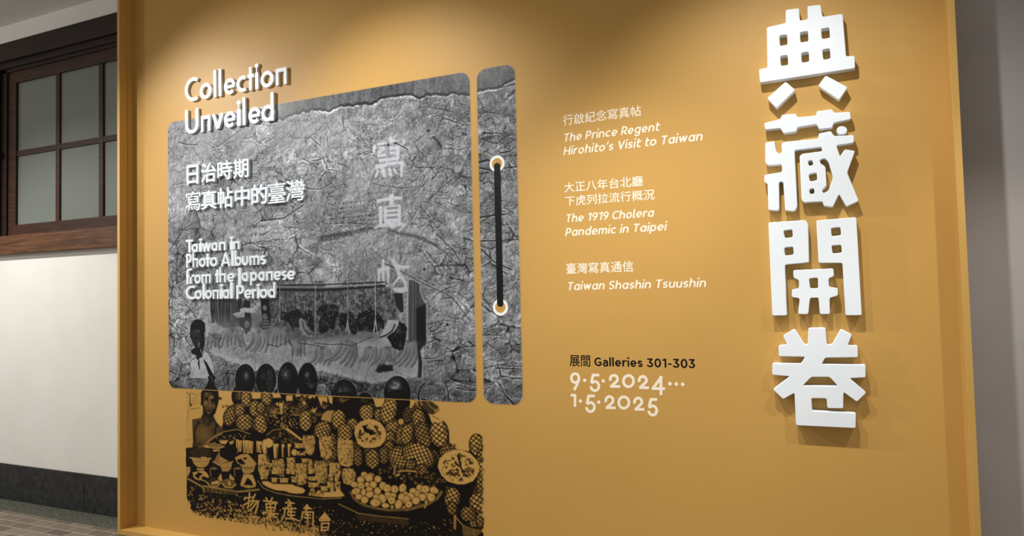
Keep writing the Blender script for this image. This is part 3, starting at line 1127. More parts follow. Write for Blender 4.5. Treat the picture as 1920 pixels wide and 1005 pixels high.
def stall(S):
    """The black printed fruit stall, from the back of the picture to the front (photograph pixels)."""
    rng = np.random.default_rng(11)
    c1, c2, c3, c4 = cr(340, 680), cr(480, 670), cr(620, 690), cr(760, 690)
    c5, c6, c7, c8 = cr(340, 830), cr(480, 800), cr(620, 835), cr(760, 835)
    d1, d2, d3, d4, d5 = cr(310, 540), cr(450, 520), cr(590, 520), cr(700, 470), cr(700, 600)

    def E(f, x, y, rx, ry, rot=0, soft=.7):
        (cx, cy), = f((x, y))
        return S.ell(cx, cy, rx / 5.9125, ry / 5.9125, rot, soft)

    # --- upper part, over the grey cover: roof beam, hanging bananas, two people, curtain
    S.put(S.poly([(560, 547), (600, 549), (722, 540), (745, 548), (748, 620), (700, 640), (600, 640), (520, 640), (455, 600), (500, 560), (524, 548)], 8), .42 + 0 * S.D[0, 0], .95)
    r = S.poly([(505, 540), (735, 538), (752, 612), (560, 640), (505, 610)], 6)
    S.put(r, np.clip(.2 + .75 * (fbm(S.X[r[0]] * 70, S.Z[r[0]] * 70, 77, 3)), .2, .85), .9)
    S.put(S.poly(d2((430, 75), (946, 70), (946, 170), (600, 165), (430, 150)), 1), .55, .9)
    S.put(S.line([(522, 534), (600, 534), (720, 529)], 3), .8)
    S.put(S.line([(522, 543), (600, 544), (650, 541), (720, 536)], 5.5), .82)
    S.put(S.line([(528, 538.5), (600, 539), (700, 535)], 2.6), .35, .8)
    # grass skirt of thatch, dark
    S.put(S.poly(d1((500, 120), (860, 130), (900, 270), (870, 420), (720, 450), (640, 440), (560, 380), (500, 280)), 4), .72, .9)
    for k in range(26):
        x = rng.uniform(386, 462)
        S.put(S.line([(x, 560), (x + rng.uniform(-5, 5), 605)], rng.uniform(.8, 2)), rng.choice([.3, .88, .92]), .8)
    S.put(S.poly(d1((870, 130), (946, 140), (946, 470), (880, 500), (850, 380)), 2), .85)
    # conical hat and the dark head under it
    S.put(S.poly(d2((0, 395), (60, 390), (120, 400), (135, 520), (70, 640), (30, 560), (0, 540)), 1.2), .9)
    S.put(S.poly(d1((745, 290), (800, 268), (860, 262), (865, 222), (946, 222), (946, 275), (880, 270), (880, 325), (800, 330)), 1), .14)
    S.put(S.poly(d2((0, 350), (40, 335), (110, 345), (190, 390), (120, 392), (0, 388)), 1), .12)
    S.put(E(d2, 75, 520, 28, 40), .35)
    # figure behind the post
    S.put(S.poly(d2((225, 240), (320, 240), (345, 480), (330, 570), (250, 575), (210, 540), (250, 470)), 1.2), .92)
    S.put(E(d2, 275, 340, 24, 30), .45)
    S.put(E(d2, 278, 435, 28, 35), .5)
    for y in (485, 515, 550):
        S.put(S.line(d2((245, y), (320, y - 2)), 1.6), .3)
    # pale hands of bananas: fanned, curved fingers with dark undersides
    def hand(cx, cy, n, ln, lean, bend, body=.30, wd=7.5):
        for k in range(n):
            f_ = k - (n - 1) / 2
            x0, y0 = cx + f_ * 5.2, cy + abs(f_) * 1.6 + rng.uniform(-1, 1)
            a = math.radians(90 - f_ * 7 + lean + rng.uniform(-3, 3))
            l = ln * rng.uniform(.9, 1.08)
            ex_, ey_ = x0 + math.cos(a) * l, y0 + math.sin(a) * l
            mx, my = x0 + math.cos(a + bend) * l * .55, y0 + math.sin(a + bend) * l * .55
            p = [((1 - u) ** 2 * x0 + 2 * u * (1 - u) * mx + u * u * ex_, (1 - u) ** 2 * y0 + 2 * u * (1 - u) * my + u * u * ey_) for u in np.linspace(0, 1, 9)]
            S.put(S.line([(x + 1.0, y + .7) for x, y in p], wd + 1.0, wd * .5), .68, .9)
            S.put(S.line(p, wd, wd * .4), body + rng.uniform(-.04, .12), .95)
            S.put(S.line([(x + 1.8, y + .6) for x, y in p[1:]], 2.4, 1, 1.2), .42, .6)
        S.put(S.ell(cx, cy, 4, 3, 0, 1.5), .55, .7)
    rr = S.poly([(385, 600), (470, 590), (560, 622), (640, 640), (700, 632), (760, 640), (790, 660), (785, 700), (700, 715), (600, 690), (480, 690), (400, 660)], 14)
    S.put(rr, .38 + .4 * (S.n1[rr[0]] - .4), .55)
    for args in ((436, 618, 7, 28, 6, .35), (402, 628, 4, 22, 10, .4), (486, 622, 5, 36, 14, -.5), (526, 614, 5, 30, 0, .3), (560, 640, 4, 24, 0, .2),
                 (604, 654, 5, 26, 14, -.5), (650, 640, 6, 42, 26, -.55), (694, 652, 4, 28, 20, -.4), (726, 652, 5, 34, 20, -.4), (766, 640, 5, 46, 24, -.6)):
        hand(*args)
    S.put(S.line(d1((480, 500), (560, 560), (640, 560)), 1.6, .8), .8, .8)
    S.put(S.line(d2((520, 560), (520, 640), (490, 760)), 1.6, .8), .8, .8)
    S.put(S.line(d2((540, 700), (580, 760), (580, 920)), 1.8, .8), .8, .8)
    S.put(S.line(d2((300, 740), (420, 770), (540, 700)), 2, 1), .75, .8)
    S.put(E(d5, 130, 530, 80, 45, 0, 2), .8, .8)
    S.put(S.poly(d5((20, 560), (60, 510), (210, 500), (220, 560), (120, 570), (60, 590)), 1.5), .88, .85)
    S.put(E(d5, 155, 480, 22, 18), .2)
    S.put(S.line(d2((650, 735), (760, 740), (900, 770), (946, 770)), 1.2), .85)
    S.put(S.line(d3((0, 730), (160, 745), (300, 740), (420, 760), (520, 710), (640, 660)), 1.2), .85)
    # dark hanging bunches
    for f, pts in ((d2, [(400, 490), (420, 420), (480, 385), (540, 395), (570, 370), (640, 350), (690, 400), (690, 520), (650, 555), (580, 570), (540, 500), (470, 470), (430, 490)]),
                   (d2, [(690, 470), (700, 400), (760, 350), (810, 400), (815, 560), (830, 620), (800, 640), (740, 560)]),
                   (d3, [(20, 380), (60, 320), (120, 300), (200, 290), (250, 320), (268, 420), (235, 500), (225, 570), (150, 580), (95, 625), (45, 600), (45, 500), (70, 440), (25, 420)]),
                   (d3, [(265, 450), (290, 405), (350, 400), (380, 378), (430, 400), (465, 470), (475, 600), (450, 640), (410, 620), (370, 540), (340, 560), (320, 600), (280, 550)]),
                   (d3, [(465, 460), (490, 390), (590, 365), (600, 340), (630, 340), (700, 390), (770, 480), (770, 560), (700, 600), (640, 615), (560, 590), (490, 600), (475, 540)]),
                   (d5, [(290, 20), (350, 40), (375, 90), (360, 220), (330, 330), (280, 335), (210, 300), (190, 250), (150, 190), (240, 110)])):
        r = S.poly(f(*pts), 1.2)
        S.put(r, .93 - .22 * (S.n1[r[0]] > .62))
        S.speck(f(*pts), 26, .5, .9, .6, rng, .25)
    for x, y in ((560, 470), (620, 450), (590, 420)):
        S.put(S.line(d3((x, y - 60), (x + 20, y + 60)), 1.2), .7, .6)
    # curved pale bananas in front of the dark bunches
    S.put(S.line(d2((675, 480), (690, 580), (740, 640), (810, 655)), 9, 4), .35)
    S.put(S.line(d2((705, 490), (740, 570), (825, 625)), 8, 3.5), .42)
    S.put(S.line(d2((690, 490), (712, 580), (770, 645)), 1.2), .9)
    S.put(S.poly(d5((160, 0), (280, 0), (280, 60), (230, 130), (150, 180), (70, 195), (110, 120), (140, 60)), 1), .14)
    S.put(S.line(d5((240, 50), (210, 120), (150, 165), (75, 192)), 2.6), .9)
    S.put(S.line(d5((265, 70), (230, 150), (180, 180)), 1.2), .8)
    S.put(S.line(d2((400, 480), (430, 420), (440, 490)), 2.5), .3)
    # curtain at the right
    S.put(S.poly(d4((225, 470), (330, 470), (340, 680), (300, 690), (250, 600)), 2), .88, .9)
    S.put(S.poly(d4((390, 320), (440, 320), (520, 370), (520, 450), (560, 560), (585, 590), (585, 1005), (380, 1005), (380, 600)), 3), .66, .9)
    S.put(S.poly(d4((470, 640), (585, 590), (585, 1005), (480, 1005)), 3), .9, .9)
    S.put(S.poly(d5((480, 200), (585, 200), (585, 280), (560, 290), (520, 340), (545, 480), (535, 640), (490, 650), (500, 500), (495, 340)), 1.8), .86, .9)
    for x, v in ((395, .35), (405, .85), (440, .35), (455, .8), (470, .45), (490, .9)):
        S.put(S.line(d4((x, 340), (x + 2, 1000)), .9), v, .7)
    # strings
    for f, x, y0, y1 in ((d2, 440, 70, 480), (d2, 835, 60, 610), (d2, 505, 170, 380), (d2, 745, 160, 400), (d3, 365, 10, 560), (d3, 672, 0, 480), (d3, 850, 80, 240), (d4, 380, 310, 1000), (d4, 20, 280, 760)):
        S.put(S.line(f((x, y0), (x + 3, y1)), 1.1), .08, .8)
    for f, x, y in ((d3, 365, 470), (d3, 675, 480), (d4, 22, 760)):
        S.put(S.line(f((x, y), (x - 18, y + 140)), 1.2), .1)
        S.put(S.line(f((x, y), (x + 22, y + 150)), 1.2), .1)
    for f, x, y in ((d2, 505, 240), (d2, 615, 290), (d2, 745, 260), (d2, 915, 250), (d3, 90, 260)):
        S.put(S.line(f((x, y - 80), (x - 2, y + 60)), 1.4), .85)
    S.speck([(600, 530), (740, 525), (750, 620), (600, 620)], 90, .5, 1.1, .12, rng)

    # head of the man in the pale jacket
    S.put(S.poly(d1((290, 800), (270, 1000), (540, 1000), (530, 850), (480, 720), (420, 680), (410, 770), (350, 790)), 2), .18, .6)
    S.put(S.poly(d1((275, 450), (280, 410), (310, 360), (350, 343), (400, 352), (440, 390), (445, 470), (435, 500), (440, 620), (420, 690), (415, 765), (365, 770),
                    (345, 795), (345, 745), (300, 735), (278, 690), (330, 660), (300, 600), (275, 540)), 1), .93)
    S.put(S.poly(d1((285, 480), (320, 455), (370, 460), (390, 490), (400, 560), (385, 650), (345, 655), (310, 600), (285, 540)), 3), .78)
    S.put(E(d1, 372, 620, 10, 26), .5)
    S.put(E(d1, 372, 478, 9, 8), .35)
    S.put(E(d1, 340, 480, 26, 14, 0, 2), .66)
    S.put(S.line(d1((320, 560), (350, 552)), 2), .95), S.put(S.line(d1((372, 560), (398, 552)), 2), .95)
    S.put(S.line(d1((345, 655), (385, 652)), 1.4), .6)
    S.put(S.line(d1((390, 680), (420, 760)), 1.3), .2)
    S.put(S.poly(d1((345, 740), (385, 750), (375, 790), (350, 795)), .8), .95)
    S.put(S.line(d1((372, 800), (378, 900)), 2.4, 1.2), .85)
    S.put(S.line(d1((430, 800), (470, 880), (520, 970), (545, 1000)), 2.2, 5), .93)
    S.put(S.line(d1((420, 680), (480, 720), (520, 800)), 1.3), .7)

    # --- watermelons and the ones behind
    S.melon(460, 712, 19.5, 29.5, (461, 705, 6.5, .38))
    S.melon(451, 743, 17, 22, (449, 742, 8, .22), .95)
    S.melon(499, 712, 19.5, 30, (494, 704, 6, .25))
    S.melon(540, 716, 20, 37, (536, 702, 9, .42))
    S.melon(577, 716, 19, 36, (575, 704, 6, .45))
    S.melon(645, 743, 25, 32, (644, 738, 13, .42), .96)
    S.melon(646, 762, 30, 28, None, .95)
    S.melon(684, 763, 19, 28, (682, 755, 6, .18), .95)
    S.melon(745, 737, 25.5, 32, (741, 727, 12, .62))
    S.put(S.ell(744, 760, 26, 30), .95)
    S.put(S.poly([(760, 750), (768, 760), (764, 800), (735, 800), (725, 770)], 1), .95)
    # crescent gourd
    S.put(S.line([(796, 718), (788, 728), (784, 742), (787, 760), (796, 768)], 3, 5), .93)
    S.put(S.poly([(789, 745), (806, 750), (822, 762), (824, 769), (812, 778), (800, 775), (792, 765)], 1.2), .82)
    S.put(S.line([(800, 752), (806, 762), (818, 770)], 2), .55)
    S.put(S.line([(800, 721), (802, 735), (800, 745)], 2, 1), .85, .7)

    # --- printed ground for the whole lower picture
    low = [(350, 840), (362, 830), (378, 842), (400, 838), (414, 806), (426, 770), (440, 757), (465, 748), (600, 742), (640, 745), (700, 758), (720, 766),
           (766, 758), (800, 770), (808, 785), (830, 790), (842, 808), (843, 832), (856, 842), (880, 846), (880, 830), (884, 818), (900, 814), (906, 830), (907, 1030), (560, 1030),
           (484, 984), (441, 979), (412, 974), (377, 968), (358, 960), (350, 931)]
    r = S.poly(low, 1.0)
    S.put(r, np.clip(.97 - .10 * S.n2[r[0]] * S.n1[r[0]] * 2, .6, .97))
    # man without shirt at the left
    S.put(S.poly(c1((50, 300), (230, 310), (215, 600), (120, 640), (125, 945), (48, 945)), .8), .14)
    for pts, v in ((((95, 340), (100, 480), (120, 480)), .85), (((60, 330), (95, 360), (80, 560), (55, 700)), .6), (((110, 330), (160, 360), (220, 340)), .55),
                   (((130, 400), (200, 370)), .5), (((125, 430), (200, 410)), .5), (((110, 515), (200, 500)), .8), (((60, 860), (120, 850)), .5), (((130, 460), (205, 440)), .5)):
        S.put(S.line(c1(*pts), 1.6, .8), v)
    S.put(S.poly(c1((100, 440), (122, 470), (105, 490)), .6), .95)
    r = S.poly(c1((120, 630), (215, 610), (250, 560), (355, 590), (400, 670), (470, 740), (400, 800), (300, 870), (250, 930), (130, 930)), 1)
    S.put(r, .90 - .16 * S.n1[r[0]])
    S.put(E(c1, 245, 790, 80, 80, 20, 9), .66, .8)
    S.put(E(c1, 190, 730, 40, 30, -30, 6), .72, .6)
    S.put(E(c1, 385, 730, 45, 25, 35, 6), .74, .6)
    S.put(S.line(c1((185, 650), (150, 760), (145, 900)), 2), .95)
    S.put(S.line(c1((390, 690), (370, 780)), 4), .9, .8)
    S.put(S.poly(c1((225, 600), (245, 520), (365, 560), (355, 640), (300, 700), (250, 690)), 3), .86)
    S.put(E(c1, 275, 660, 14, 40, 8, 3), .78, .7)
    S.put(S.poly(c1((215, 480), (218, 330), (250, 285), (300, 262), (360, 270), (410, 310), (420, 400), (408, 460), (380, 560), (330, 605), (285, 595), (245, 560), (232, 470)), 1), .9)
    S.put(S.poly(c1((250, 340), (330, 330), (355, 420), (350, 520), (310, 580), (265, 540), (245, 440)), 3.5), .78)
    S.put(E(c1, 330, 385, 26, 14, -20, 2.5), .52)
    S.put(E(c1, 360, 480, 14, 22, 0, 2.5), .66)
    S.put(E(c1, 272, 450, 18, 24, 0, 2.5), .58)
    S.put(S.line(c1((312, 400), (318, 450), (314, 480)), 2.6, 3.4), .64)
    S.put(E(c1, 318, 482, 6, 6, 0, 1.2), .42)
    S.put(E(c1, 282, 408, 17, 7, 8, 1), .95), S.put(E(c1, 345, 430, 17, 7, 12, 1), .95)
    S.put(S.line(c1((262, 388), (300, 392)), 2), .95), S.put(S.line(c1((330, 412), (370, 408)), 2), .95)
    S.put(S.line(c1((284, 534), (304, 530), (328, 540)), 2.2), .95)
    S.put(S.line(c1((290, 548), (320, 552)), 1.8, None, 1.2), .66)
    S.put(E(c1, 280, 340, 7, 7), .4)
    S.put(S.poly(c1((232, 310), (260, 280), (300, 200), (295, 150), (370, 145), (375, 250), (410, 300), (380, 330), (300, 290)), 1), .96)
    S.put(S.line(c1((190, 0), (205, 70)), 3, 1.5), .9)
    S.put(S.line(c1((270, 0), (310, 90), (345, 170)), 4, 9), .96)
    S.put(S.line(c1((330, 150), (350, 215)), 1.5), .5)
    S.put(S.poly(c1((415, 385), (440, 380), (450, 405), (425, 415)), .6), .9)
    for x, y in ((463, 488), (498, 480), (520, 485)):
        S.put(E(c1, x, y, 12, 14), .9)
        S.put(E(c1, x, y, 5, 7), .3)

    # --- pineapples, back rows first
    P = [(c1, 545, 590, 70, 110, 20, 5.2, .62), (c1, 720, 400, 58, 85, 0, 5.6, .95), (c1, 650, 530, 60, 75, 0, 5.2, .75), (c1, 820, 510, 65, 85, 0, 5.2, .85),
         (c1, 705, 660, 105, 85, 0, 5.6, .75), (c1, 870, 680, 80, 90, 0, 5.6, .95), (c2, 120, 450, 60, 80, 0, 5.4, .95), (c2, 155, 270, 50, 110, 0, 5.2, .25),
         (c2, 55, 560, 50, 60, 0, 5.2, .7), (c2, 55, 740, 68, 100, -10, 5.8, .95), (c2, 550, 705, 70, 105, 0, 6, 1.0), (c2, 740, 810, 95, 100, 20, 5.6, .8), (c2, 900, 690, 70, 110, 0, 5.6, 1.0),
         (c2, 935, 860, 40, 80, 0, 5.2, .7),
         (c3, 90, 570, 78, 105, 0, 5.6, 1.0), (c3, 245, 620, 65, 60, 0, 5.2, .8), (c3, 400, 495, 82, 85, 0, 5.4, 1.0), (c3, 530, 520, 45, 70, 0, 5.2, .7), (c3, 645, 475, 88, 140, 15, 6.2, 1.05),
         (c3, 160, 720, 85, 95, 0, 5.6, .85), (c3, 690, 680, 85, 85, 0, 5.4, .8), (c3, 820, 740, 95, 100, 0, 5.4, .9), (c3, 660, 760, 60, 60, 0, 5.2, .7), (c3, 300, 930, 50, 75, 0, 5.2, .45),
         (c4, 150, 560, 75, 110, -10, 5.6, .75), (c4, 200, 740, 95, 140, -15, 6, .5), (c4, 375, 720, 100, 150, -6, 7, 1.0), (c4, 20, 730, 70, 100, 10, 5.6, .85),
         (c4, 795, 860, 82, 125, -8, 6.6, .8),
         (c3, 650, 870, 60, 60, 0, 5, .6), (c7, 590, 110, 60, 90, 0, 5.2, .5), (c7, 760, 130, 115, 120, -30, 5.8, .7), (c8, 150, 110, 190, 120, 25, 6.2, .9),
         (c7, 465, 150, 82, 105, 0, 5.6, .75), (c7, 305, 130, 52, 95, 0, 5.4, .55), (c7, 30, 80, 45, 85, 0, 5.2, .5), (c8, 180, 270, 75, 55, 0, 5.2, .6),
         (c8, 60, 210, 70, 50, -40, 5.4, .55), (c8, 840, 130, 45, 90, 0, 6, .5), (c8, 840, 260, 40, 100, 0, 6, .75), (c8, 835, 430, 45, 110, 0, 6, .55), (c8, 525, 580, 85, 125, 15, 6.6, .85),
         (c8, 800, 640, 90, 110, -10, 7, .8), (c8, 700, 760, 90, 80, 0, 6, .55), (c8, 520, 700, 60, 70, 0, 6, .5), (c8, 830, 820, 40, 90, 0, 6, .6)]
    for _ in range(120):
        x, y = rng.uniform(425, 900), rng.uniform(765, 1000)
        if x < 840 and y > 865 or (y > 800 and x < 590) or (x > 790 and y < 790 + (x - 790) * 1.1) or y > 985:
            continue
        S.pine(x, y, rng.uniform(9, 14), rng.uniform(13, 18), rng.uniform(-30, 30), rng.uniform(4.6, 5.6), rng.uniform(.25, .6))
    for f, x, y, rx, ry, rot, p, lt in P:
        (cx, cy), = f((x, y))
        S.pine(cx, cy, rx / 5.9125, ry / 5.9125, rot, p, lt)
    # leaf crowns and gaps
    for f, x, y, n, ln in ((c2, 150, 180, 16, 12), (c2, 200, 620, 30, 24), (c2, 330, 560, 30, 22), (c2, 450, 640, 24, 22), (c2, 620, 330, 26, 20), (c2, 720, 280, 26, 24), (c2, 760, 560, 20, 18),
                           (c2, 680, 640, 18, 16), (c3, 130, 370, 20, 18), (c3, 530, 420, 8, 10), (c4, 130, 430, 18, 16), (c4, 520, 890, 18, 12), (c8, 400, 400, 24, 16), (c8, 660, 560, 18, 14),
                           (c7, 690, 250, 16, 14), (c2, 850, 360, 16, 22), (c2, 500, 480, 18, 16)):
        (cx, cy), = f((x, y))
        S.tuft(cx, cy, n, ln, rng, .96, 2.2, -175, -5)
        S.tuft(cx, cy, n // 3, ln * .8, rng, .55, 1.2, -170, -10, .7)
    # pale flashes between the leaves
    S.put(S.poly(c2((335, 422), (405, 422), (405, 480), (335, 480)), .8), .05)
    for pts in (((215, 520), (235, 495), (255, 530), (262, 490), (285, 515), (310, 485), (295, 540), (290, 630), (275, 635), (265, 545)), ((525, 425), (560, 422), (545, 450)), ((515, 490), (545, 485), (548, 525), (530, 528)),
                ((570, 440), (600, 425), (655, 425), (652, 460), (630, 435), (600, 462)), ((685, 435), (790, 440), (790, 500), (740, 480), (725, 540), (700, 480)),
                ((600, 580), (632, 590), (625, 550), (645, 580), (680, 550), (655, 610), (635, 610)), ((800, 435), (850, 432), (845, 520), (815, 500)), ((275, 670), (295, 690), (290, 705))):
        S.put(S.poly(c2(*pts), .7), .12)
    r = S.poly(c2((720, 690), (740, 630), (790, 590), (870, 590), (840, 640), (830, 720)), 1)
    S.put(r, .33)
    S.put(S.poly(c3((478, 332), (600, 338), (590, 380), (565, 425), (500, 432)), .7), .0)
    S.put(S.poly(c3((890, 355), (935, 352), (925, 400), (895, 445), (875, 435)), .8), .08)
    S.put(E(c3, 780, 595, 30, 32), .22)
    S.put(S.poly(c4((270, 530), (330, 530), (380, 560), (430, 560), (400, 600), (290, 600)), .9), .06)
    S.put(S.line(c4((305, 535), (350, 555), (370, 575)), 1.4), .8)
    S.put(S.line(c4((330, 480), (370, 450)), 1.6), .1)
    S.speck(c2((150, 560), (460, 560), (460, 780), (150, 780)), 130, .5, 1.3, .5, rng, .2)

    # heap of dark fruit on the tray, round plates behind
    S.put(S.poly(c2((60, 910), (180, 800), (340, 785), (510, 900), (430, 1000), (180, 1000)), 1), .88)
    for _ in range(70):
        x, y = rng.uniform(150, 480), rng.uniform(800, 960)
        if y < 790 + abs(x - 320) * .8:
            continue
        rr = E(c2, x, y, 26, 24, 0, 1.2)
        S.put(rr, .9)
        S.put(E(c2, x - 5, y - 7, 13, 11, 0, 1.8), rng.uniform(.55, .75))
    S.put(S.line(c2((345, 795), (420, 850), (500, 912)), 4.5, 3.5), .12)
    S.put(S.line(c2((70, 905), (190, 805), (330, 788)), 1.6), .55)
    S.put(E(c2, 130, 950, 60, 52), .06)
    # arched rim of the bowl tray at the left
    S.put(S.poly(c1((230, 930), (330, 840), (470, 765), (620, 735), (760, 790), (820, 800), (946, 760), (946, 850), (610, 870), (420, 860), (330, 905)), 1), .9)
    S.put(S.line(c1((240, 920), (340, 830), (470, 765), (620, 738), (760, 790)), 2), .55)
    S.put(S.line(c1((290, 890), (380, 815), (450, 790)), 1.6), .4)
    S.speck(c1((330, 840), (760, 770), (760, 860), (420, 860)), 60, .5, 1.2, .5, rng, .2)
    S.put(S.poly(c1((420, 865), (520, 860), (490, 905), (440, 895)), .7), .12), S.put(S.poly(c1((530, 880), (585, 860), (570, 900), (540, 905)), .7), .2)
    S.put(S.poly(c1((270, 905), (330, 890), (440, 900), (470, 925), (400, 945), (310, 935)), .8), .6)
    S.put(S.line(c1((270, 915), (330, 945), (410, 950), (475, 930)), 2), .25)
    S.put(S.poly(c1((335, 965), (430, 965), (420, 990), (380, 1010), (345, 1000)), .8), .15)
    # cut sticks standing in a row
    for x, y0, y1, wd in ((620, 850, 1000, 14), (650, 860, 985, 22), (700, 860, 1000, 20), (738, 860, 1003, 24), (775, 870, 1003, 22), (845, 870, 990, 14), (872, 870, 1000, 18), (925, 900, 1000, 34)):
        S.put(S.poly(c1((x - wd, y0), (x + wd, y0 + 5), (x + wd * .6, y1), (x - wd * .5, y1)), .8), .08)
        S.put(S.line(c1((x + wd * .2, y0 + 20), (x, y1 - 20)), 1.1, 2), .7)
    for x, y0, y1, wd in ((40, 165, 260, 24), (110, 190, 300, 24), (220, 190, 350, 30), (300, 195, 340, 16), (370, 190, 330, 20)):
        S.put(S.poly(c6((x - wd, y0), (x + wd, y0), (x + wd * .4, y1), (x - wd * .6, y1)), .8), .07)
        S.put(S.line(c6((x + wd * .5, y0 + 40), (x + wd * .1, y1)), 2.4, 1), .9)
    S.put(E(c6, 425, 285, 30, 36), .08)
    # peeled and cubed pineapples
    M = [((520, 100), (640, 98), (660, 150), (640, 300), (600, 315), (555, 290), (515, 160)), ((705, 110), (830, 105), (858, 170), (840, 340), (770, 365), (720, 330), (698, 180)),
         ((25, 310), (120, 300), (160, 400), (150, 520), (60, 560), (25, 480)), ((180, 370), (300, 355), (318, 420), (310, 560), (190, 520)), ((340, 345), (430, 340), (440, 480), (350, 500)),
         ((435, 410), (560, 405), (568, 600), (540, 640), (460, 650), (440, 560)), ((645, 380), (790, 380), (790, 560), (760, 640), (650, 560)), ((815, 405), (930, 400), (935, 540), (810, 560)),
         ((570, 370), (625, 360), (632, 470), (580, 470)), ((910, 130), (946, 120), (946, 380), (915, 350))]
    for k, pts in enumerate(M):
        S.put(S.poly([(x + .0, y) for x, y in c6(*pts)], 2.4), .93)
        S.mottled(c6(*pts), .1, .72, .52, k, 1.2, .35)
        S.speck(c6(*pts), 16, .5, .9, .85, rng)
    for k, pts in enumerate((((80, 800), (245, 800), (255, 930), (235, 1040), (90, 1040), (75, 930)),)):
        S.put(S.poly(c3(*pts), 2), .93)
        S.mottled(c3(*pts), .1, .7, .54, 20 + k, 1.2, .3)
    S.mottled(c7((80, 0), (250, 0), (250, 210), (200, 240), (110, 220), (78, 120)), .1, .7, .54, 23, 1.2, .3)
    S.mottled(c7((130, 265), (180, 252), (265, 262), (280, 330), (265, 410), (200, 440), (145, 420), (125, 340)), .12, .72, .53, 24, 1.2, .3)
    S.mottled(c7((0, 195), (95, 200), (112, 300), (100, 330), (0, 340)), .1, .75, .5, 25, 1.0)
    # stacks of cubes: pale blocks with dark notches
    for x, y, wd, hh in ((160, 430, 60, 50), (120, 510, 50, 60), (230, 505, 120, 55), (90, 560, 90, 60), (205, 595, 70, 60), (310, 600, 100, 60), (360, 500, 60, 60), (410, 510, 56, 60), (425, 590, 70, 70),
                         (480, 215, 110, 60), (500, 300, 110, 50), (620, 500, 90, 60), (640, 580, 130, 50), (720, 600, 80, 60), (640, 650, 130, 60), (830, 570, 60, 70), (900, 560, 60, 60), (820, 650, 70, 80), (900, 650, 70, 80), (760, 690, 90, 60),
                         (545, 380, 80, 50)):
        p = c6((x - wd / 2, y - hh / 2), (x + wd / 2, y - hh / 2 + 4), (x + wd / 2, y + hh / 2), (x - wd / 2, y + hh / 2 - 3))
        S.put(S.poly(p, 1.2), .93)
        q_ = c6((x - wd / 2 + 6, y - hh / 2 + 6), (x + wd / 2 - 6, y - hh / 2 + 9), (x + wd / 2 - 8, y + hh / 2 - 8), (x - wd / 2 + 6, y + hh / 2 - 8))
        S.mottled(q_, .12, .7, .56, int(x) % 13, 1.0, .25)
        S.put(S.line(c6((x - wd / 2, y - hh / 2 + 3), (x + wd / 2, y - hh / 2 + 6)), 1.4), .12)
    for x, y, r_ in ((640, 525, 24), (870, 600, 22), (505, 270, 22), (250, 620, 18), (125, 460, 22), (385, 530, 18), (440, 245, 10)):
        S.put(S.poly(c6((x, y - r_), (x + r_, y + r_ * .9), (x - r_, y + r_ * .7)), .8), .96)
    for (x, y) in ((0, 370), (60, 375), (20, 440), (80, 445), (20, 490), (85, 500)):
        S.mottled(c7((x - 28, y - 26), (x + 26, y - 24), (x + 24, y + 24), (x - 26, y + 26)), .1, .8, .52, int(x + y) % 11, 1)
    S.put(S.line(c7((38, 330), (40, 520)), 2.2), .95)
    # flat pale dishes in the tray, and its rim
    S.put(S.poly(c6((70, 605), (130, 605), (190, 635), (400, 640), (440, 660), (520, 680), (548, 710), (520, 738), (440, 742), (380, 735), (320, 712), (220, 705), (130, 670), (75, 635)), 1), .06)
    S.put(S.poly(c6((735, 790), (750, 725), (946, 730), (946, 790)), 1), .07)
    S.put(S.poly(c7((0, 520), (110, 500), (155, 560), (0, 590)), 1), .07)
    S.mottled(c6((580, 760), (615, 670), (640, 680), (665, 740), (690, 700), (740, 730), (735, 785)), .1, .85, .5, 3, 1)
    S.put(S.line(c6((0, 560), (60, 660), (180, 715), (360, 755), (560, 785), (740, 800), (946, 795)), 6), .95)
    S.put(S.line(c6((20, 600), (80, 680), (200, 730), (400, 768), (560, 783), (720, 802), (946, 790)), 1.6), .5)
    # bowls and cups at the left
    S.put(S.poly(c5((48, 60), (140, 50), (340, 60), (360, 100), (620, 60), (640, 420), (860, 440), (850, 520), (620, 560), (230, 480), (70, 400), (50, 250)), 1), .95)
    S.put(S.poly(c5((55, 265), (100, 270), (100, 320), (70, 380), (52, 370)), .8), .3)
    S.put(E(c5, 215, 115, 125, 70), .85)
    S.put(S.line(c5((95, 165), (210, 178), (330, 172)), 1.8), .25)
    S.put(S.poly(c5((110, 168), (325, 175), (290, 250), (250, 275), (180, 272), (140, 235)), .8), .3)
    S.put(S.line(c5((125, 205), (300, 208)), 1), .6), S.put(S.line(c5((225, 162), (270, 165)), 2), .1)
    S.put(S.poly(c5((170, 285), (255, 285), (250, 305), (175, 305)), .6), .25)
    S.put(S.poly(c5((125, 330), (240, 308), (280, 330), (310, 380), (290, 390), (250, 370), (200, 420), (140, 390)), .8), .2)
    S.put(S.poly(c5((145, 365), (190, 325), (240, 345), (245, 375), (190, 405)), .8), .92)
    S.put(S.line(c5((205, 385), (240, 355)), 2.5), .15)
    S.put(S.line(c5((135, 370), (170, 405), (230, 412), (270, 430)), 1.8), .25)
    S.put(S.poly(c5((355, 215), (425, 90), (430, 150), (530, 205), (420, 250)), .8), .55)
    S.put(S.poly(c5((425, 95), (560, 80), (575, 200), (530, 205), (430, 150)), .8), .9)
    S.put(S.poly(c5((425, 150), (520, 205), (420, 245)), .8), .4)
    S.put(S.line(c5((350, 210), (420, 252), (570, 210)), 1.6), .25)
    S.put(S.poly(c5((430, 255), (565, 215), (550, 290), (520, 318), (455, 318)), .8), .35)
    S.put(S.line(c5((445, 285), (550, 275)), 1), .7)
    S.put(S.poly(c5((600, 165), (660, 130), (740, 125), (830, 225), (760, 250), (690, 245), (620, 215)), .8), .3)
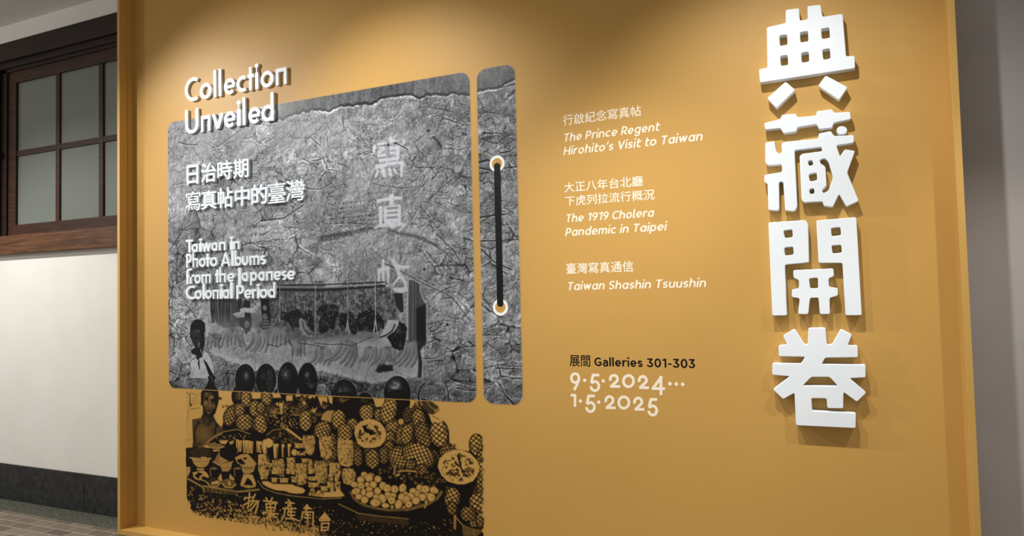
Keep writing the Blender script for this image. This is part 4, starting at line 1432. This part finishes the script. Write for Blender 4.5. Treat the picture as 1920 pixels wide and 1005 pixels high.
    S.put(S.poly(c5((615, 190), (660, 175), (715, 235), (660, 245), (625, 220)), .8), .95), S.put(S.poly(c5((680, 170), (730, 160), (720, 190), (690, 185)), .7), .92)
    S.put(S.poly(c5((650, 255), (825, 240), (800, 320), (740, 350), (690, 340)), .8), .35)
    S.put(S.poly(c5((690, 270), (800, 268), (795, 292), (695, 296)), .6), .6)
    S.put(S.line(c5((600, 165), (625, 225), (690, 255), (830, 235)), 1.4), .2)
    for x in (360, 625):
        S.put(S.poly(c5((x - 50, 270), (x + 50, 262), (x + 40, 390), (x - 35, 390)), .8), .9)
        S.put(E(c5, x, 285, 38, 12), .6)
        S.put(S.line(c5((x - 40, 290), (x - 32, 370)), 1.2), .5)
    S.put(S.poly(c5((400, 400), (440, 340), (455, 420), (420, 430)), .8), .2), S.put(S.poly(c5((540, 345), (590, 400), (585, 420), (530, 400)), .8), .25)
    S.put(S.poly(c5((280, 430), (320, 390), (350, 375), (410, 400), (432, 430), (400, 480), (330, 480)), .8), .85)
    S.put(S.poly(c5((330, 440), (395, 420), (430, 425), (400, 462), (335, 465)), .7), .2)
    S.put(S.line(c5((280, 435), (320, 480), (400, 488), (435, 440)), 2), .25)
    S.put(S.poly(c5((445, 425), (500, 400), (540, 400), (605, 440), (600, 475), (530, 500), (460, 480)), .8), .7)
    S.put(S.poly(c5((520, 410), (545, 440), (545, 475), (520, 470)), .7), .2)
    S.put(S.line(c5((450, 450), (490, 495), (560, 500), (605, 465)), 2.2), .25)
    S.put(S.poly(c5((690, 350), (790, 355), (830, 460), (820, 490), (740, 505), (660, 480), (655, 460)), .8), .2)
    S.put(S.poly(c5((690, 470), (735, 385), (775, 420), (800, 475)), .8), .95)
    S.put(S.line(c5((655, 470), (740, 490), (825, 470)), 1.5), .5)
    S.put(S.line(c5((75, 400), (235, 490), (250, 480), (620, 545), (860, 520)), 3.5), .5)
    S.put(S.poly(c5((235, 495), (620, 545), (615, 580), (255, 550)), .8), .8)
    S.put(S.line(c5((240, 500), (250, 545)), 4), .55)
    S.put(S.poly(c5((100, 480), (150, 500), (160, 530), (110, 510)), .8), .6)

    # --- dish of peeled pale fruit
    S.put(S.poly(c7((215, 470), (250, 590), (330, 660), (480, 720), (640, 750), (800, 745), (946, 690), (946, 480), (560, 330)), 1), .94)
    S.put(S.line(c7((220, 520), (260, 600), (340, 660), (480, 700), (640, 725), (780, 720), (900, 700), (1000, 650)), 5), .8)
    S.put(S.line(c7((220, 520), (265, 592), (350, 650), (480, 690), (640, 715), (780, 710), (900, 690)), 1.6), .45)
    S.put(S.line(c8((0, 715), (80, 700), (250, 650), (350, 590), (400, 520)), 5, 6), .65)
    # dark small fruit behind
    for _ in range(75):
        x, y = rng.uniform(480, 1250), rng.uniform(250, 470)
        if (x < 620 and y > 330) or y > 300 + (x - 480) * .35:
            continue
        S.put(E(c7, x, y, 30, 27, 0, 1.2), .94)
        S.put(E(c7, x - 4, y - 6, 17, 14, 0, 2), rng.uniform(.6, .78))
    S.put(S.line(c7((750, 290), (840, 280), (946, 290)), 3), .35)
    S.put(S.line(c7((715, 230), (705, 320)), 4, 3), .5)
    S.put(S.poly(c7((710, 345), (740, 320), (775, 310), (755, 340)), .7), .15)
    F7 = [(375, 330, 35, 38), (445, 335, 38, 28), (428, 362, 44, 42), (335, 385, 42, 38), (525, 375, 39, 38), (265, 435, 44, 32), (340, 450, 40, 36), (405, 435, 27, 28), (475, 435, 40, 40),
          (285, 508, 50, 36), (432, 490, 38, 32), (365, 525, 28, 45), (582, 450, 40, 46), (522, 508, 38, 42), (435, 545, 48, 36), (630, 478, 42, 46), (712, 487, 42, 45), (800, 475, 40, 48),
          (315, 570, 40, 33), (380, 605, 42, 40), (507, 575, 34, 33), (690, 562, 42, 36), (640, 560, 45, 45), (575, 590, 42, 52), (500, 635, 60, 44), (680, 610, 40, 45), (610, 668, 42, 28),
          (684, 685, 20, 18), (755, 655, 40, 52), (795, 590, 45, 60), (832, 540, 30, 28), (870, 655, 40, 40), (905, 570, 45, 42), (930, 505, 40, 34), (815, 690, 18, 18)]
    F8 = [(165, 480, 38, 48), (225, 488, 44, 44), (90, 515, 44, 40), (322, 500, 50, 36), (135, 540, 30, 40), (60, 565, 45, 38), (190, 575, 45, 40), (290, 575, 42, 50), (20, 600, 40, 38), (240, 560, 28, 40),
          (120, 612, 46, 42), (40, 655, 40, 40), (235, 630, 18, 22)]
    for f, L in ((c7, F7), (c8, F8)):
        for x, y, rx, ry in sorted(L, key=lambda t: t[1]):
            rot = rng.uniform(-25, 25)
            S.put(E(f, x, y, rx + 6, ry + 6, rot, 1.1), .92)
            rr = E(f, x - 1, y - 1, rx, ry, rot, .9)
            if rr:
                S.put(rr, .05 + .35 * sstep(.55, 1.0, rr[4]) * (rr[2] > 0) + .06 * rr[4])
            if rng.random() < .4:
                S.put(E(f, x + rng.uniform(-8, 8), y + rng.uniform(-6, 6), 6, 7), .92)
    S.put(S.poly(c7((560, 500), (600, 510), (580, 535)), .8), .95)
    # halved papayas
    for f, pts, inner, seed in ((c3, [(262, 720), (275, 650), (330, 595), (400, 568), (470, 568), (550, 605), (600, 670), (618, 740), (600, 810), (550, 865), (470, 885), (370, 885), (300, 840)],
                                 (430, 730, 140, 115), 41),
                                (c8, [(360, 240), (380, 150), (440, 85), (530, 50), (620, 50), (720, 90), (800, 170), (822, 250), (800, 330), (750, 395), (660, 430), (580, 432), (470, 400), (400, 330)],
                                 (590, 250, 185, 150), 43)):
        pp = f(*pts)
        S.put(S.poly([(x, y + 2.2) for x, y in pp], 2.5), .96)
        S.put(S.poly(pp, .8), .1)
        S.put(S.poly([((x - sum(a for a, _ in pp) / len(pp)) * .965 + sum(a for a, _ in pp) / len(pp), (y - sum(b for _, b in pp) / len(pp)) * .965 + sum(b for _, b in pp) / len(pp)) for x, y in pp], .9), .04)
        rr = E(f, *inner, 0, 3)
        w = rr[0]
        n = fbm(S.X[w] * 60, S.Z[w] * 60, seed, 4)
        S.put((w, rr[1] * sstep(.53, .62, n)), .82)
        n = fbm(S.X[w] * 110, S.Z[w] * 110, seed + 5, 2)
        S.put((w, rr[1] * sstep(.66, .74, n)), .9)
    S.put(S.poly(c3((350, 640), (400, 630), (405, 700), (440, 680), (480, 690), (480, 740), (430, 745), (400, 720), (375, 710)), 1), .93)
    S.put(S.poly(c3((395, 740), (420, 720), (440, 750), (500, 740), (450, 790), (420, 800)), 1), .15)
    S.put(S.line(c8((590, 150), (610, 200), (615, 250), (650, 295), (700, 300)), 4, 2.5), .95)
    S.put(S.line(c8((600, 90), (575, 120), (620, 150)), 3, 2), .9)
    S.put(S.poly(c8((640, 270), (700, 235), (755, 260), (730, 295), (680, 300)), 1.5), .7)
    S.put(S.line(c8((485, 275), (540, 278), (580, 265)), 1.6), .9)
    S.put(S.poly(c8((420, 400), (500, 440), (640, 445), (760, 405), (780, 440), (740, 560), (690, 610), (620, 560), (560, 480), (470, 450)), 1.5), .97)

    # --- foreground ground: dark with pale flecks, table edges
    S.speck([(350, 905), (480, 935), (600, 950), (760, 985), (850, 970), (850, 1030), (560, 1030), (480, 985), (360, 960)], 900, .45, 1.25, .55, rng, .12)
    S.speck([(350, 920), (470, 950), (600, 985), (640, 1020), (560, 1020), (480, 985), (360, 962)], 1500, .6, 1.7, .6, rng, .08)
    S.speck([(440, 960), (520, 975), (600, 990), (600, 1010), (500, 990), (440, 980)], 900, .6, 1.6, .4, rng, .05)
    S.speck([(350, 905), (420, 930), (420, 975), (360, 960)], 260, .5, 1.6, .93, rng, .9)
    S.put(S.line(c7((90, 650), (270, 735), (300, 750)), 2.4), .6)
    S.put(S.poly(c7((285, 750), (500, 780), (860, 815), (870, 895), (640, 870), (300, 825)), .9), .84)
    S.put(S.line(c7((285, 750), (500, 780), (860, 815)), 1.6), .55)
    S.put(S.line(c8((550, 780), (550, 920)), 4.5), .5), S.put(S.line(c8((545, 780), (640, 890), (760, 935), (860, 945)), 1.8), .45)
    S.put(S.poly(c8((630, 890), (860, 945), (800, 1005), (640, 1005)), 1), .72)
    S.put(S.line(c8((755, 940), (765, 1000)), 1.5), .5)
    S.put(S.line(c8((215, 690), (240, 640)), 3), .4)

    # --- brush writing along the bottom
    cb = cr(420, 920, 8.727)
    br = [[(418, 40), (405, 180), (392, 290)], [(350, 120), (335, 150)], [(350, 118), (470, 105)], [(325, 235), (470, 150)], [(510, 60), (470, 150)], [(470, 170), (575, 170)], [(560, 175), (545, 280), (510, 360)], [(470, 195), (430, 250)],
          [(530, 200), (470, 280), (390, 335)],
          [(650, 165), (870, 190)], [(690, 120), (720, 180)], [(790, 118), (760, 180)], [(690, 215), (700, 330)], [(690, 215), (850, 210), (820, 330)], [(705, 275), (825, 275)], [(700, 330), (830, 330)], [(760, 210), (760, 490)],
          [(640, 360), (890, 380)], [(750, 380), (700, 450)], [(770, 380), (870, 450)],
          [(1050, 150), (1090, 185)], [(1010, 195), (1150, 205)], [(1110, 200), (1040, 270)], [(1050, 230), (1110, 270)], [(970, 290), (1180, 295)], [(1000, 290), (985, 400), (940, 490)], [(1060, 310), (1040, 380)],
          [(1050, 345), (1165, 350)], [(1050, 400), (1160, 402)], [(1100, 310), (1095, 455)], [(1010, 455), (1130, 455), (1240, 500)],
          [(1360, 230), (1345, 340)], [(1310, 290), (1430, 295)], [(1290, 350), (1270, 470)], [(1290, 350), (1460, 350), (1455, 560), (1480, 650)], [(1330, 390), (1420, 400)], [(1320, 440), (1420, 450)], [(1370, 350), (1365, 580)],
          [(1650, 370), (1560, 470)], [(1650, 370), (1740, 480)], [(1570, 490), (1720, 490)], [(1600, 530), (1590, 660)], [(1600, 540), (1720, 530), (1700, 640)], [(1600, 600), (1700, 600)], [(1590, 650), (1710, 640)]]
    for p in br:
        S.put(S.line(cb(*p), 2.9, 2.1), .06)
    S.put(S.poly(cb((1320, 260), (1360, 225), (1420, 290), (1330, 320)), 1), .1)
    S.put(S.poly(cb((1570, 470), (1650, 375), (1730, 480)), 1), .1)


def rounded(S, x0, x1, z0, z1, r):
    qx = np.abs(S.X - (x0 + x1) / 2) - (x1 - x0) / 2 + r
    qz = np.abs(S.Z - (z0 + z1) / 2) - (z1 - z0) / 2 + r
    return np.hypot(np.maximum(qx, 0), np.maximum(qz, 0)) + np.minimum(np.maximum(qx, qz), 0) - r


def paper(S):
    """Tone (0..1) of the crumpled grey album cover."""
    X, Z, PX, PY = S.X, S.Z, S.PX, S.PY
    wx = X + .05 * (fbm(X * 6, Z * 6, 61, 3) - .5) + .012 * (fbm(X * 30, Z * 30, 64, 2) - .5)
    wz = Z + .05 * (fbm(X * 6, Z * 6, 62, 3) - .5) + .012 * (fbm(X * 30, Z * 30, 65, 2) - .5)
    t = np.full(X.shape, .50, np.float32)
    t += .13 * (fbm(X * 2.2, Z * 2.2, 70, 3) - .5)
    busy = sstep(.40, .66, fbm(X * 3.1, Z * 3.1, 90, 3))
    busy = np.maximum(busy, sstep(760, 860, PX) * .8)
    busy = np.maximum(busy, sstep(430, 330, PX) * sstep(330, 480, PY))
    for sc_, amp, seed, an in ((6, .22, 1, 1.3), (13, .20, 2, 1.6), (29, .16, 3, .75)):
        f1, f2, cid = worley(wx * sc_, wz * sc_ * an, seed)
        g = f2 - f1
        t += amp * .55 * (cid - .5) * (.35 + .65 * busy)
        crease = np.exp(-(g / .045) ** 2) * sstep(.42, .62, fbm(X * 9, Z * 9, 120 + seed, 2))
        t -= amp * 1.5 * crease * (.3 + .7 * busy)
        gl = np.exp(-((g - .11) / .05) ** 2) * sstep(.5, .7, fbm(X * 9, Z * 9, 130 + seed, 2))
        t += amp * .75 * gl * (.3 + .7 * busy)
    h = fbm(wx * 24, wz * 30, 200, 4)
    gx = np.gradient(h, axis=1) + .7 * np.gradient(h, axis=0)
    t += np.clip(gx * .8, -.10, .10)
    h = np.abs(fbm(wx * 14, wz * 17, 210, 3) - .5)
    t -= .20 * np.exp(-(h / .012) ** 2) * busy
    t += .10 * (S.n2 - .5) + .09 * (vnoise(X * 260, Z * 60, 220) - .5) + .10 * (S.n1 - .5)
    # bleached middle, dim lower edge of the print
    t += .05 * np.exp(-(((PX - 560) / 190) ** 2 + ((PY - 330) / 150) ** 2))
    t -= .10 * sstep(690, 735, PY) + .05 * sstep(560, 700, PY)
    # faint bleed-through writing
    for x0, x1, y0, y1, pitch in ((615, 715, 375, 425, 9), (650, 720, 255, 300, 12), (540, 620, 215, 230, 12), (455, 530, 420, 470, 15), (560, 640, 290, 340, 10)):
        m = sstep(x0 - 6, x0 + 6, PX) * sstep(x1 + 6, x1 - 6, PX) * sstep(y0 - 4, y0 + 4, PY) * sstep(y1 + 4, y1 - 4, PY)
        rows_ = np.exp(-(((PY + .1 * PX) / pitch) % 1 - .5) ** 2 / .03)
        t -= .16 * m * rows_ * (vnoise(PX * .45, PY * .12, 230) > .45)
    return t


def paint_cover(S, spine=False):
    t = paper(S)
    rng = np.random.default_rng(5 if not spine else 6)

    def tone(r, v, k=1.0):
        if r is not None:
            w, m = r[0], r[1] * k
            t[w] = t[w] * (1 - m) + m * v

    # short sharp creases, thick where the paper is crushed
    bx = (316, 890, 150, 750) if not spine else (893, 982, 125, 760)
    made, tries = 0, 0
    want = 2600 if not spine else 420
    while made < want and tries < want * 6:
        tries += 1
        x, y = rng.uniform(bx[0], bx[1]), rng.uniform(bx[2], bx[3])
        q = vnoise(np.array([x * .022]), np.array([y * .022]), 501)[0]
        right = x > 770 or y > 600 or (x < 350 and y > 300) or spine
        if q < (.38 if right else .66) and rng.random() > .12:
            continue
        made += 1
        base = (vnoise(np.array([x * .012]), np.array([y * .012]), 502)[0] - .5) * 6 + rng.normal(0, .5) + (.5 if right else 0)
        ln = rng.gamma(1.6, 7.0) + 4
        p, a = [(x, y)], base
        for _ in range(int(ln / 5) + 1):
            a += rng.normal(0, .2)
            p.append((p[-1][0] + 5 * math.cos(a), p[-1][1] + 4 * math.sin(a)))
        wd_ = rng.uniform(.7, 1.7)
        st_ = rng.uniform(.35, .95)
        tone(S.line([(u + .5, v + 1.5) for u, v in p], wd_ * 1.1, .5), rng.uniform(.62, .85), st_ * .6)
        tone(S.line(p, wd_, .4), rng.uniform(.05, .22), st_)
    # band of backing board above the torn edge
    edge = ([(310, 226), (316, 232), (345, 262), (372, 268), (400, 262), (440, 250), (480, 232), (534, 222.6), (555, 211.5), (574, 208.3), (596, 205.7), (618, 208.3), (641, 199.4), (673, 197), (699, 195),
             (710, 185.4), (737, 181), (759, 178), (788, 182), (807, 177.4), (836, 175.8), (890, 176.4)] if not spine else
            [(885, 176), (898, 172.6), (915, 167), (938, 162), (950, 156), (970, 144)])
    ex, ey = np.array(edge).T
    jag = (vnoise(S.PX * .13, S.PY * 0, 301) - .5) * 5 + (vnoise(S.PX * .5, S.PY * 0, 302) - .5) * 2
    d = S.PY - (np.interp(S.PX, ex, ey) + jag)
    on = sstep(500, 540, S.PX) if not spine else 1.0
    band = sstep(1.0, -1.0, d) * on
    dim = .32 + .20 * (fbm(S.X * 60, S.Z * 14, 310, 3) - .5) + .12 * (S.n2 - .5) + .10 * (fbm(S.X * 5, S.Z * 5, 312, 2) - .5)
    t = t * (1 - band * .85) + dim * band * .85
    thick = 1.1 + 1.4 * vnoise(S.PX * .06, S.PY * 0, 320)
    t = t - .62 * np.exp(-((d + .3) / thick) ** 2) * on
    t = t + .20 * np.exp(-((d - 3.6) / 1.5) ** 2) * on * (.4 + vnoise(S.PX * .05, S.PY * 0, 330))
    if not spine:
        # long dark folds
        for pts, wd in (([(600, 447), (640, 439), (673, 432), (705, 427), (730, 424)], 9), ([(730, 432), (778, 443), (800, 452), (820, 460)], 6), ([(600, 452), (625, 446), (660, 440)], 5)):
            r = S.line(pts, wd, wd * .5, 4)
            tone(r, .17 + .25 * S.n3[r[0]], .85)
        for pts, wd in (([(406, 276), (440, 252), (468, 232)], 1.6), ([(336, 267), (352, 271), (372, 271)], 2.2), ([(490, 414), (532, 409), (548, 398), (570, 384)], 2.4), ([(512, 220), (518, 262), (516, 295)], 1.2),
                        ([(565, 297), (580, 303), (595, 315)], 1.4), ([(634, 306), (650, 312), (654, 318)], 2.2), ([(560, 352), (600, 355), (622, 344)], 1.4), ([(745, 270), (764, 280), (772, 302), (780, 314), (815, 314)], 1.8),
                        ([(788, 388), (805, 408), (812, 435)], 1.6), ([(765, 398), (772, 410)], 1.4), ([(785, 420), (768, 420)], 1.2), ([(720, 494), (745, 505), (790, 530), (845, 556), (862, 575)], 1.4), ([(800, 472), (820, 496), (832, 522)], 1.8),
                        ([(845, 538), (820, 550), (808, 565)], 1.4), ([(830, 560), (848, 558), (880, 600)], 1.6), ([(785, 672), (815, 672)], 1.8), ([(848, 660), (870, 650), (892, 648)], 2.2), ([(790, 645), (812, 640)], 1.3),
                        ([(855, 728), (868, 730), (892, 732)], 1.2), ([(858, 727), (872, 731), (884, 731)], 2), ([(867, 712), (866, 745)], 1.4), ([(868, 714), (892, 717)], 1.3), ([(724, 347), (750, 353), (790, 349)], 1.2), ([(700, 344), (730, 352)], 1.1),
                        ([(840, 725), (848, 720)], 1.5), ([(318, 470), (345, 430), (360, 420)], 1.6), ([(322, 500), (350, 520), (356, 470)], 1.4), ([(800, 380), (830, 350), (870, 320)], 1.3), ([(800, 200), (850, 210), (880, 240)], 1.4),
                        ([(820, 440), (850, 470), (880, 520)], 2.0), ([(806, 455), (830, 470), (862, 500)], 1.4), ([(800, 610), (830, 600), (860, 604)], 1.4)):
            r = S.line(pts, wd, wd * .6)
            tone(r, .08, .9)
            tone(S.line([(x + .6, y + 2.2) for x, y in pts], wd * .9, .6), .72, .45)
        for x, y, rr in ((796, 505, 2.4), (812, 534, 1.6), (826, 608, 1.8), (839, 609, 2.4), (890, 694, 2.6), (868, 250, 1.8), (803, 245, 2.6), (728, 272, 2.2), (742, 268, 2.6), (698, 285, 2), (380, 302, 1.3)):
            tone(S.ell(x, y, rr, rr * .9), .05)
        # smudged dark weave at the upper right
        for x, y, rx, ry in ((800, 232, 16, 10), (835, 250, 18, 7), (850, 300, 16, 8), (770, 215, 10, 8), (690, 205, 8, 12), (655, 212, 10, 10), (860, 390, 14, 10), (835, 440, 16, 8), (820, 405, 10, 7)):
            r = S.ell(x, y, rx, ry, rng.uniform(-30, 30), 5)
            tone(r, .22 + .3 * S.n3[r[0]], .45)
        # pale brush-written title on the cover
        c6, c7 = cr(660, 250), cr(660, 390)
        for f, p, wd in ((c6, [(425, 55), (430, 95)], 42), (c6, [(430, 85), (490, 85)], 30), (c6, [(295, 125), (375, 105)], 30), (c6, [(570, 75), (580, 105)], 26), (c6, [(250, 145), (240, 205)], 38), (c6, [(345, 170), (300, 215)], 42),
                         (c6, [(300, 250), (360, 240)], 40), (c6, [(315, 300), (430, 288)], 42), (c6, [(430, 165), (520, 150)], 34), (c6, [(512, 160), (500, 290)], 42), (c6, [(430, 218), (515, 214)], 24), (c6, [(445, 285), (515, 270)], 40),
                         (c6, [(275, 375), (420, 335), (560, 325)], 42), (c6, [(552, 335), (548, 470)], 36), (c6, [(285, 420), (265, 480)], 32), (c6, [(348, 410), (360, 470)], 44), (c6, [(415, 400), (432, 465)], 38), (c6, [(472, 405), (492, 440)], 34),
                         (c6, [(290, 750), (430, 720), (540, 718)], 40), (c6, [(440, 700), (440, 800)], 56), (c6, [(372, 835), (378, 1005)], 44), (c6, [(372, 830), (520, 812)], 44), (c6, [(522, 812), (522, 1005)], 46), (c6, [(380, 862), (520, 850)], 30),
                         (c6, [(380, 912), (520, 905)], 30), (c6, [(380, 975), (520, 965)], 44), (c6, [(316, 825), (318, 1005)], 38),
                         (c7, [(320, 0), (316, 190), (262, 220)], 34), (c7, [(372, 20), (378, 180)], 40), (c7, [(522, 0), (522, 170)], 44), (c7, [(380, 75), (520, 70)], 30), (c7, [(380, 140), (520, 130)], 44), (c7, [(330, 195), (560, 180)], 46),
                         (c7, [(440, 150), (450, 190)], 90), (c7, [(520, 255), (600, 180)], 22),
                         (c7, [(345, 580), (350, 950)], 34), (c7, [(300, 695), (400, 665)], 52), (c7, [(300, 695), (298, 815)], 30), (c7, [(402, 670), (402, 820)], 34), (c7, [(455, 585), (500, 660)], 46), (c7, [(500, 655), (625, 655)], 44),
                         (c7, [(500, 655), (530, 765)], 46), (c7, [(520, 765), (462, 850)], 30), (c7, [(545, 760), (590, 830)], 44), (c7, [(462, 915), (600, 905)], 66), (c7, [(590, 830), (600, 900)], 26)):
            r = S.line(f(*p), wd / 5.9125, wd / 5.9125 * .85, .8)
            tone(r, .66 + .08 * S.n2[r[0]], .9)
        for f, p, wd in ((c6, [(395, 833), (505, 824)], 26), (c6, [(395, 886), (500, 878)], 16), (c6, [(390, 938), (500, 928)], 22)):
            r = S.line(f(*p), wd / 5.9125)
            tone(r, .50)
    else:
        for pts, wd in (([(900, 315), (925, 320), (940, 316), (972, 312)], 3), ([(897, 327), (930, 320)], 2), ([(905, 345), (918, 340), (930, 350)], 2), ([(938, 287), (955, 284), (968, 275)], 3), ([(900, 260), (930, 270), (962, 248)], 2),
                        ([(900, 408), (930, 403), (958, 400)], 3), ([(902, 452), (935, 451), (972, 449)], 2.6), ([(903, 468), (925, 490), (960, 506)], 3), ([(906, 560), (920, 575), (930, 590)], 1.6), ([(906, 690), (940, 684), (980, 688)], 1.6),
                        ([(936, 720), (944, 735)], 3), ([(912, 642), (935, 660), (950, 684)], 1.6), ([(905, 628), (940, 628)], 1.6), ([(930, 690), (975, 692)], 2.4), ([(898, 305), (915, 300), (925, 308)], 5)):
            tone(S.line(pts, wd, wd * .6), .10, .85)
            tone(S.line([(x + .5, y + 2.4) for x, y in pts], wd * .7, .6), .72, .4)
    return t


def finish(name, S, keep, rgb, parent, mat, y):
    """Grid mesh of the kept cells with the picture as a colour attribute."""
    n = S.nx * S.nz
    use = keep[:-1, :-1] | keep[1:, :-1] | keep[:-1, 1:] | keep[1:, 1:]
    J, I = np.nonzero(use)
    a = J * S.nx + I
    quads = np.stack([a, a + S.nx, a + S.nx + 1, a + 1], axis=1)
    used = np.zeros(n, bool)
    used[quads.ravel()] = True
    remap = np.cumsum(used) - 1
    quads = remap[quads]
    X, Z = S.X.ravel()[used], S.Z.ravel()[used]
    ox, oz = X.mean(), Z.mean()
    me = bpy.data.meshes.new(name)
    nv, nf = len(X), len(quads)
    me.vertices.add(nv)
    co = np.stack([X - ox, np.zeros(nv), Z - oz], axis=1).astype(np.float32)
    me.vertices.foreach_set('co', co.ravel())
    me.loops.add(nf * 4)
    me.loops.foreach_set('vertex_index', quads.astype(np.int32).ravel())
    me.polygons.add(nf)
    me.polygons.foreach_set('loop_start', (np.arange(nf) * 4).astype(np.int32))
    me.polygons.foreach_set('loop_total', np.full(nf, 4, np.int32))
    me.update(calc_edges=True)
    at_ = me.color_attributes.new('print', 'FLOAT_COLOR', 'POINT')
    c = np.ones((nv, 4), np.float32)
    c[:, :3] = rgb.reshape(-1, 3)[used]
    at_.data.foreach_set('color', c.ravel())
    me.materials.append(mat)
    o = bpy.data.objects.new(name, me)
    link(o, parent)
    o.location = Vector((ox, y, oz)) - parent.location
    return o


def srgb(t):
    t = np.clip(t, 0, 1)
    return np.where(t <= .04045, t / 12.92, ((t + .055) / 1.055) ** 2.4)


OLIN = np.array(lin(ORANGE), np.float32)
INK = np.array(lin((13, 8, 5)), np.float32)
cA, cB = at(315.7, 480), at(887.2, 450)
cx0, cx1 = cA[0], cB[0]
cz1, cz0 = at(600, 181.6)[2], at(600, 741.3)[2]
sx0, sx1 = at(900.6, 450)[0], at(973.2, 450)[0]
STEP = .0034
mural = empty('printed_mural', ((cx0 + sx1) / 2, 0, cz0))
tag(mural, 'grey printed mural of a crumpled photo album above a black fruit stall picture', 'mural')
sheets = []
S = Sheet(cx0 - .01, cx1 + .01, cz0 - .01, cz1 + .01, STEP)
t = paint_cover(S)
stall(S)
sd = rounded(S, cx0, cx1, cz0, cz1, .055)
tt = np.clip(t, .04, .98) * (1 - .93 * np.clip(S.D, 0, 1))
# stall picture only darkens the cover, except that its pale strings and fruit show as paper white
D = np.clip(S.D, 0, 1)
inpic = sstep(.02, .10, D)
tt = t * (1 - inpic) + inpic * ((.64 + .35 * (t - .5)) * (1 - D) + .055)
tt = np.clip((tt - .45) * 1.25 + .45, .02, .97)
rgb = np.stack([srgb(tt * .972), srgb(tt * .993), srgb(tt * 1.03)], axis=-1)
k = sstep(-.0022, .0022, sd)[..., None]
rgb = rgb * (1 - k) + OLIN * k
finish('cover_sheet', S, sd < .0022, rgb.astype(np.float32), mural, M_COVER, -.0004)['label'] = 'grey crumpled album cover print'
S = Sheet(sx0 - .01, sx1 + .01, cz0 - .01, cz1 + .01, STEP)
t = np.clip((paint_cover(S, True) - .45) * 1.25 + .455, .03, .95)
sd = rounded(S, sx0, sx1, cz0, cz1, .055)
rgb = np.stack([srgb(t * .978), srgb(t * .994), srgb(t * 1.02)], axis=-1)
k = sstep(-.0022, .0022, sd)[..., None]
rgb = rgb * (1 - k) + OLIN * k
finish('spine_sheet', S, sd < .0022, rgb.astype(np.float32), mural, M_COVER, -.0004)['label'] = 'narrow grey album spine print'
pz0 = .13
S = Sheet(at(346, 800)[0], at(912, 900)[0], pz0, cz0 + .0015, STEP)
stall(S)
D = np.clip((S.D - .5) * 1.22 + .53 + .10 * (S.n2 - .5) * np.clip(4 * S.D * (1 - S.D), 0, 1), 0, 1)
# sprayed, broken edge at the foot and sides of the picture
ex, ey = np.array([(340, 940), (356, 946), (359, 960), (377, 967), (412, 973), (441, 978), (467, 982), (499, 986), (546, 995), (580, 1003), (640, 1018), (920, 1040)]).T
bd = np.interp(S.PX, ex, ey) - S.PY + (fbm(S.X * 70, S.Z * 70, 400, 3) - .5) * 26
D *= sstep(-2, 3, bd)
rd = 906 + (fbm(S.X * 40, S.Z * 40, 402, 3) - .5) * 12 - S.PX
D *= sstep(-1, 1.5, rd)
D *= sstep(346, 349, S.PX + (S.n3 - .5) * 5)
rgb = OLIN * (1 - D[..., None]) + INK * D[..., None]
finish('fruit_stall_print', S, D > .04, rgb.astype(np.float32), mural, M_PRINT, -.0003)['label'] = 'black printed picture of a fruit stall with pineapples and a man'

# binding cord: black bar between two white eyelets, printed on the spine
cord = None
e0, e1 = at(932.4, 307.0), at(938.0, 576.2)
c_top, c_bot = at(932.8, 312.0), at(937.6, 569.0)
xm = (c_top[0] + c_bot[0]) / 2
wd = .0345
f = Field()
f.stroke([(xm, c_top[2] - wd / 2 + .018), (xm, c_bot[2] + wd / 2 - .016)], wd)
o = curve_mesh('binding_cord', f.contours(.003), .0006, -.0024, M_CORD, mural)
o['label'] = 'black printed cord bar'
for c in (e0, e1):
    ro, ri = .0425, .0285
    circ = [[(xm + r * math.cos(2 * math.pi * i / 48), c[2] + r * math.sin(2 * math.pi * i / 48)) for i in range(48)] for r in (ro, ri)]
    o = curve_mesh('eyelet', circ, .0006, -.0014, M_RING, mural)
    o['label'] = 'white printed eyelet ring'
    h = curve_mesh('eyelet_hole', [[(p[0], p[1]) for p in [(xm + ri * 1.02 * math.cos(2 * math.pi * i / 48), c[2] + ri * 1.02 * math.sin(2 * math.pi * i / 48)) for i in range(48)]]], .0005, -.0010, M_HOLE, o)
    h.location = Vector((xm, -.0010 + .00025, c[2])) - Vector((mural.location.x + o.location.x, mural.location.y + o.location.y, mural.location.z + o.location.z))
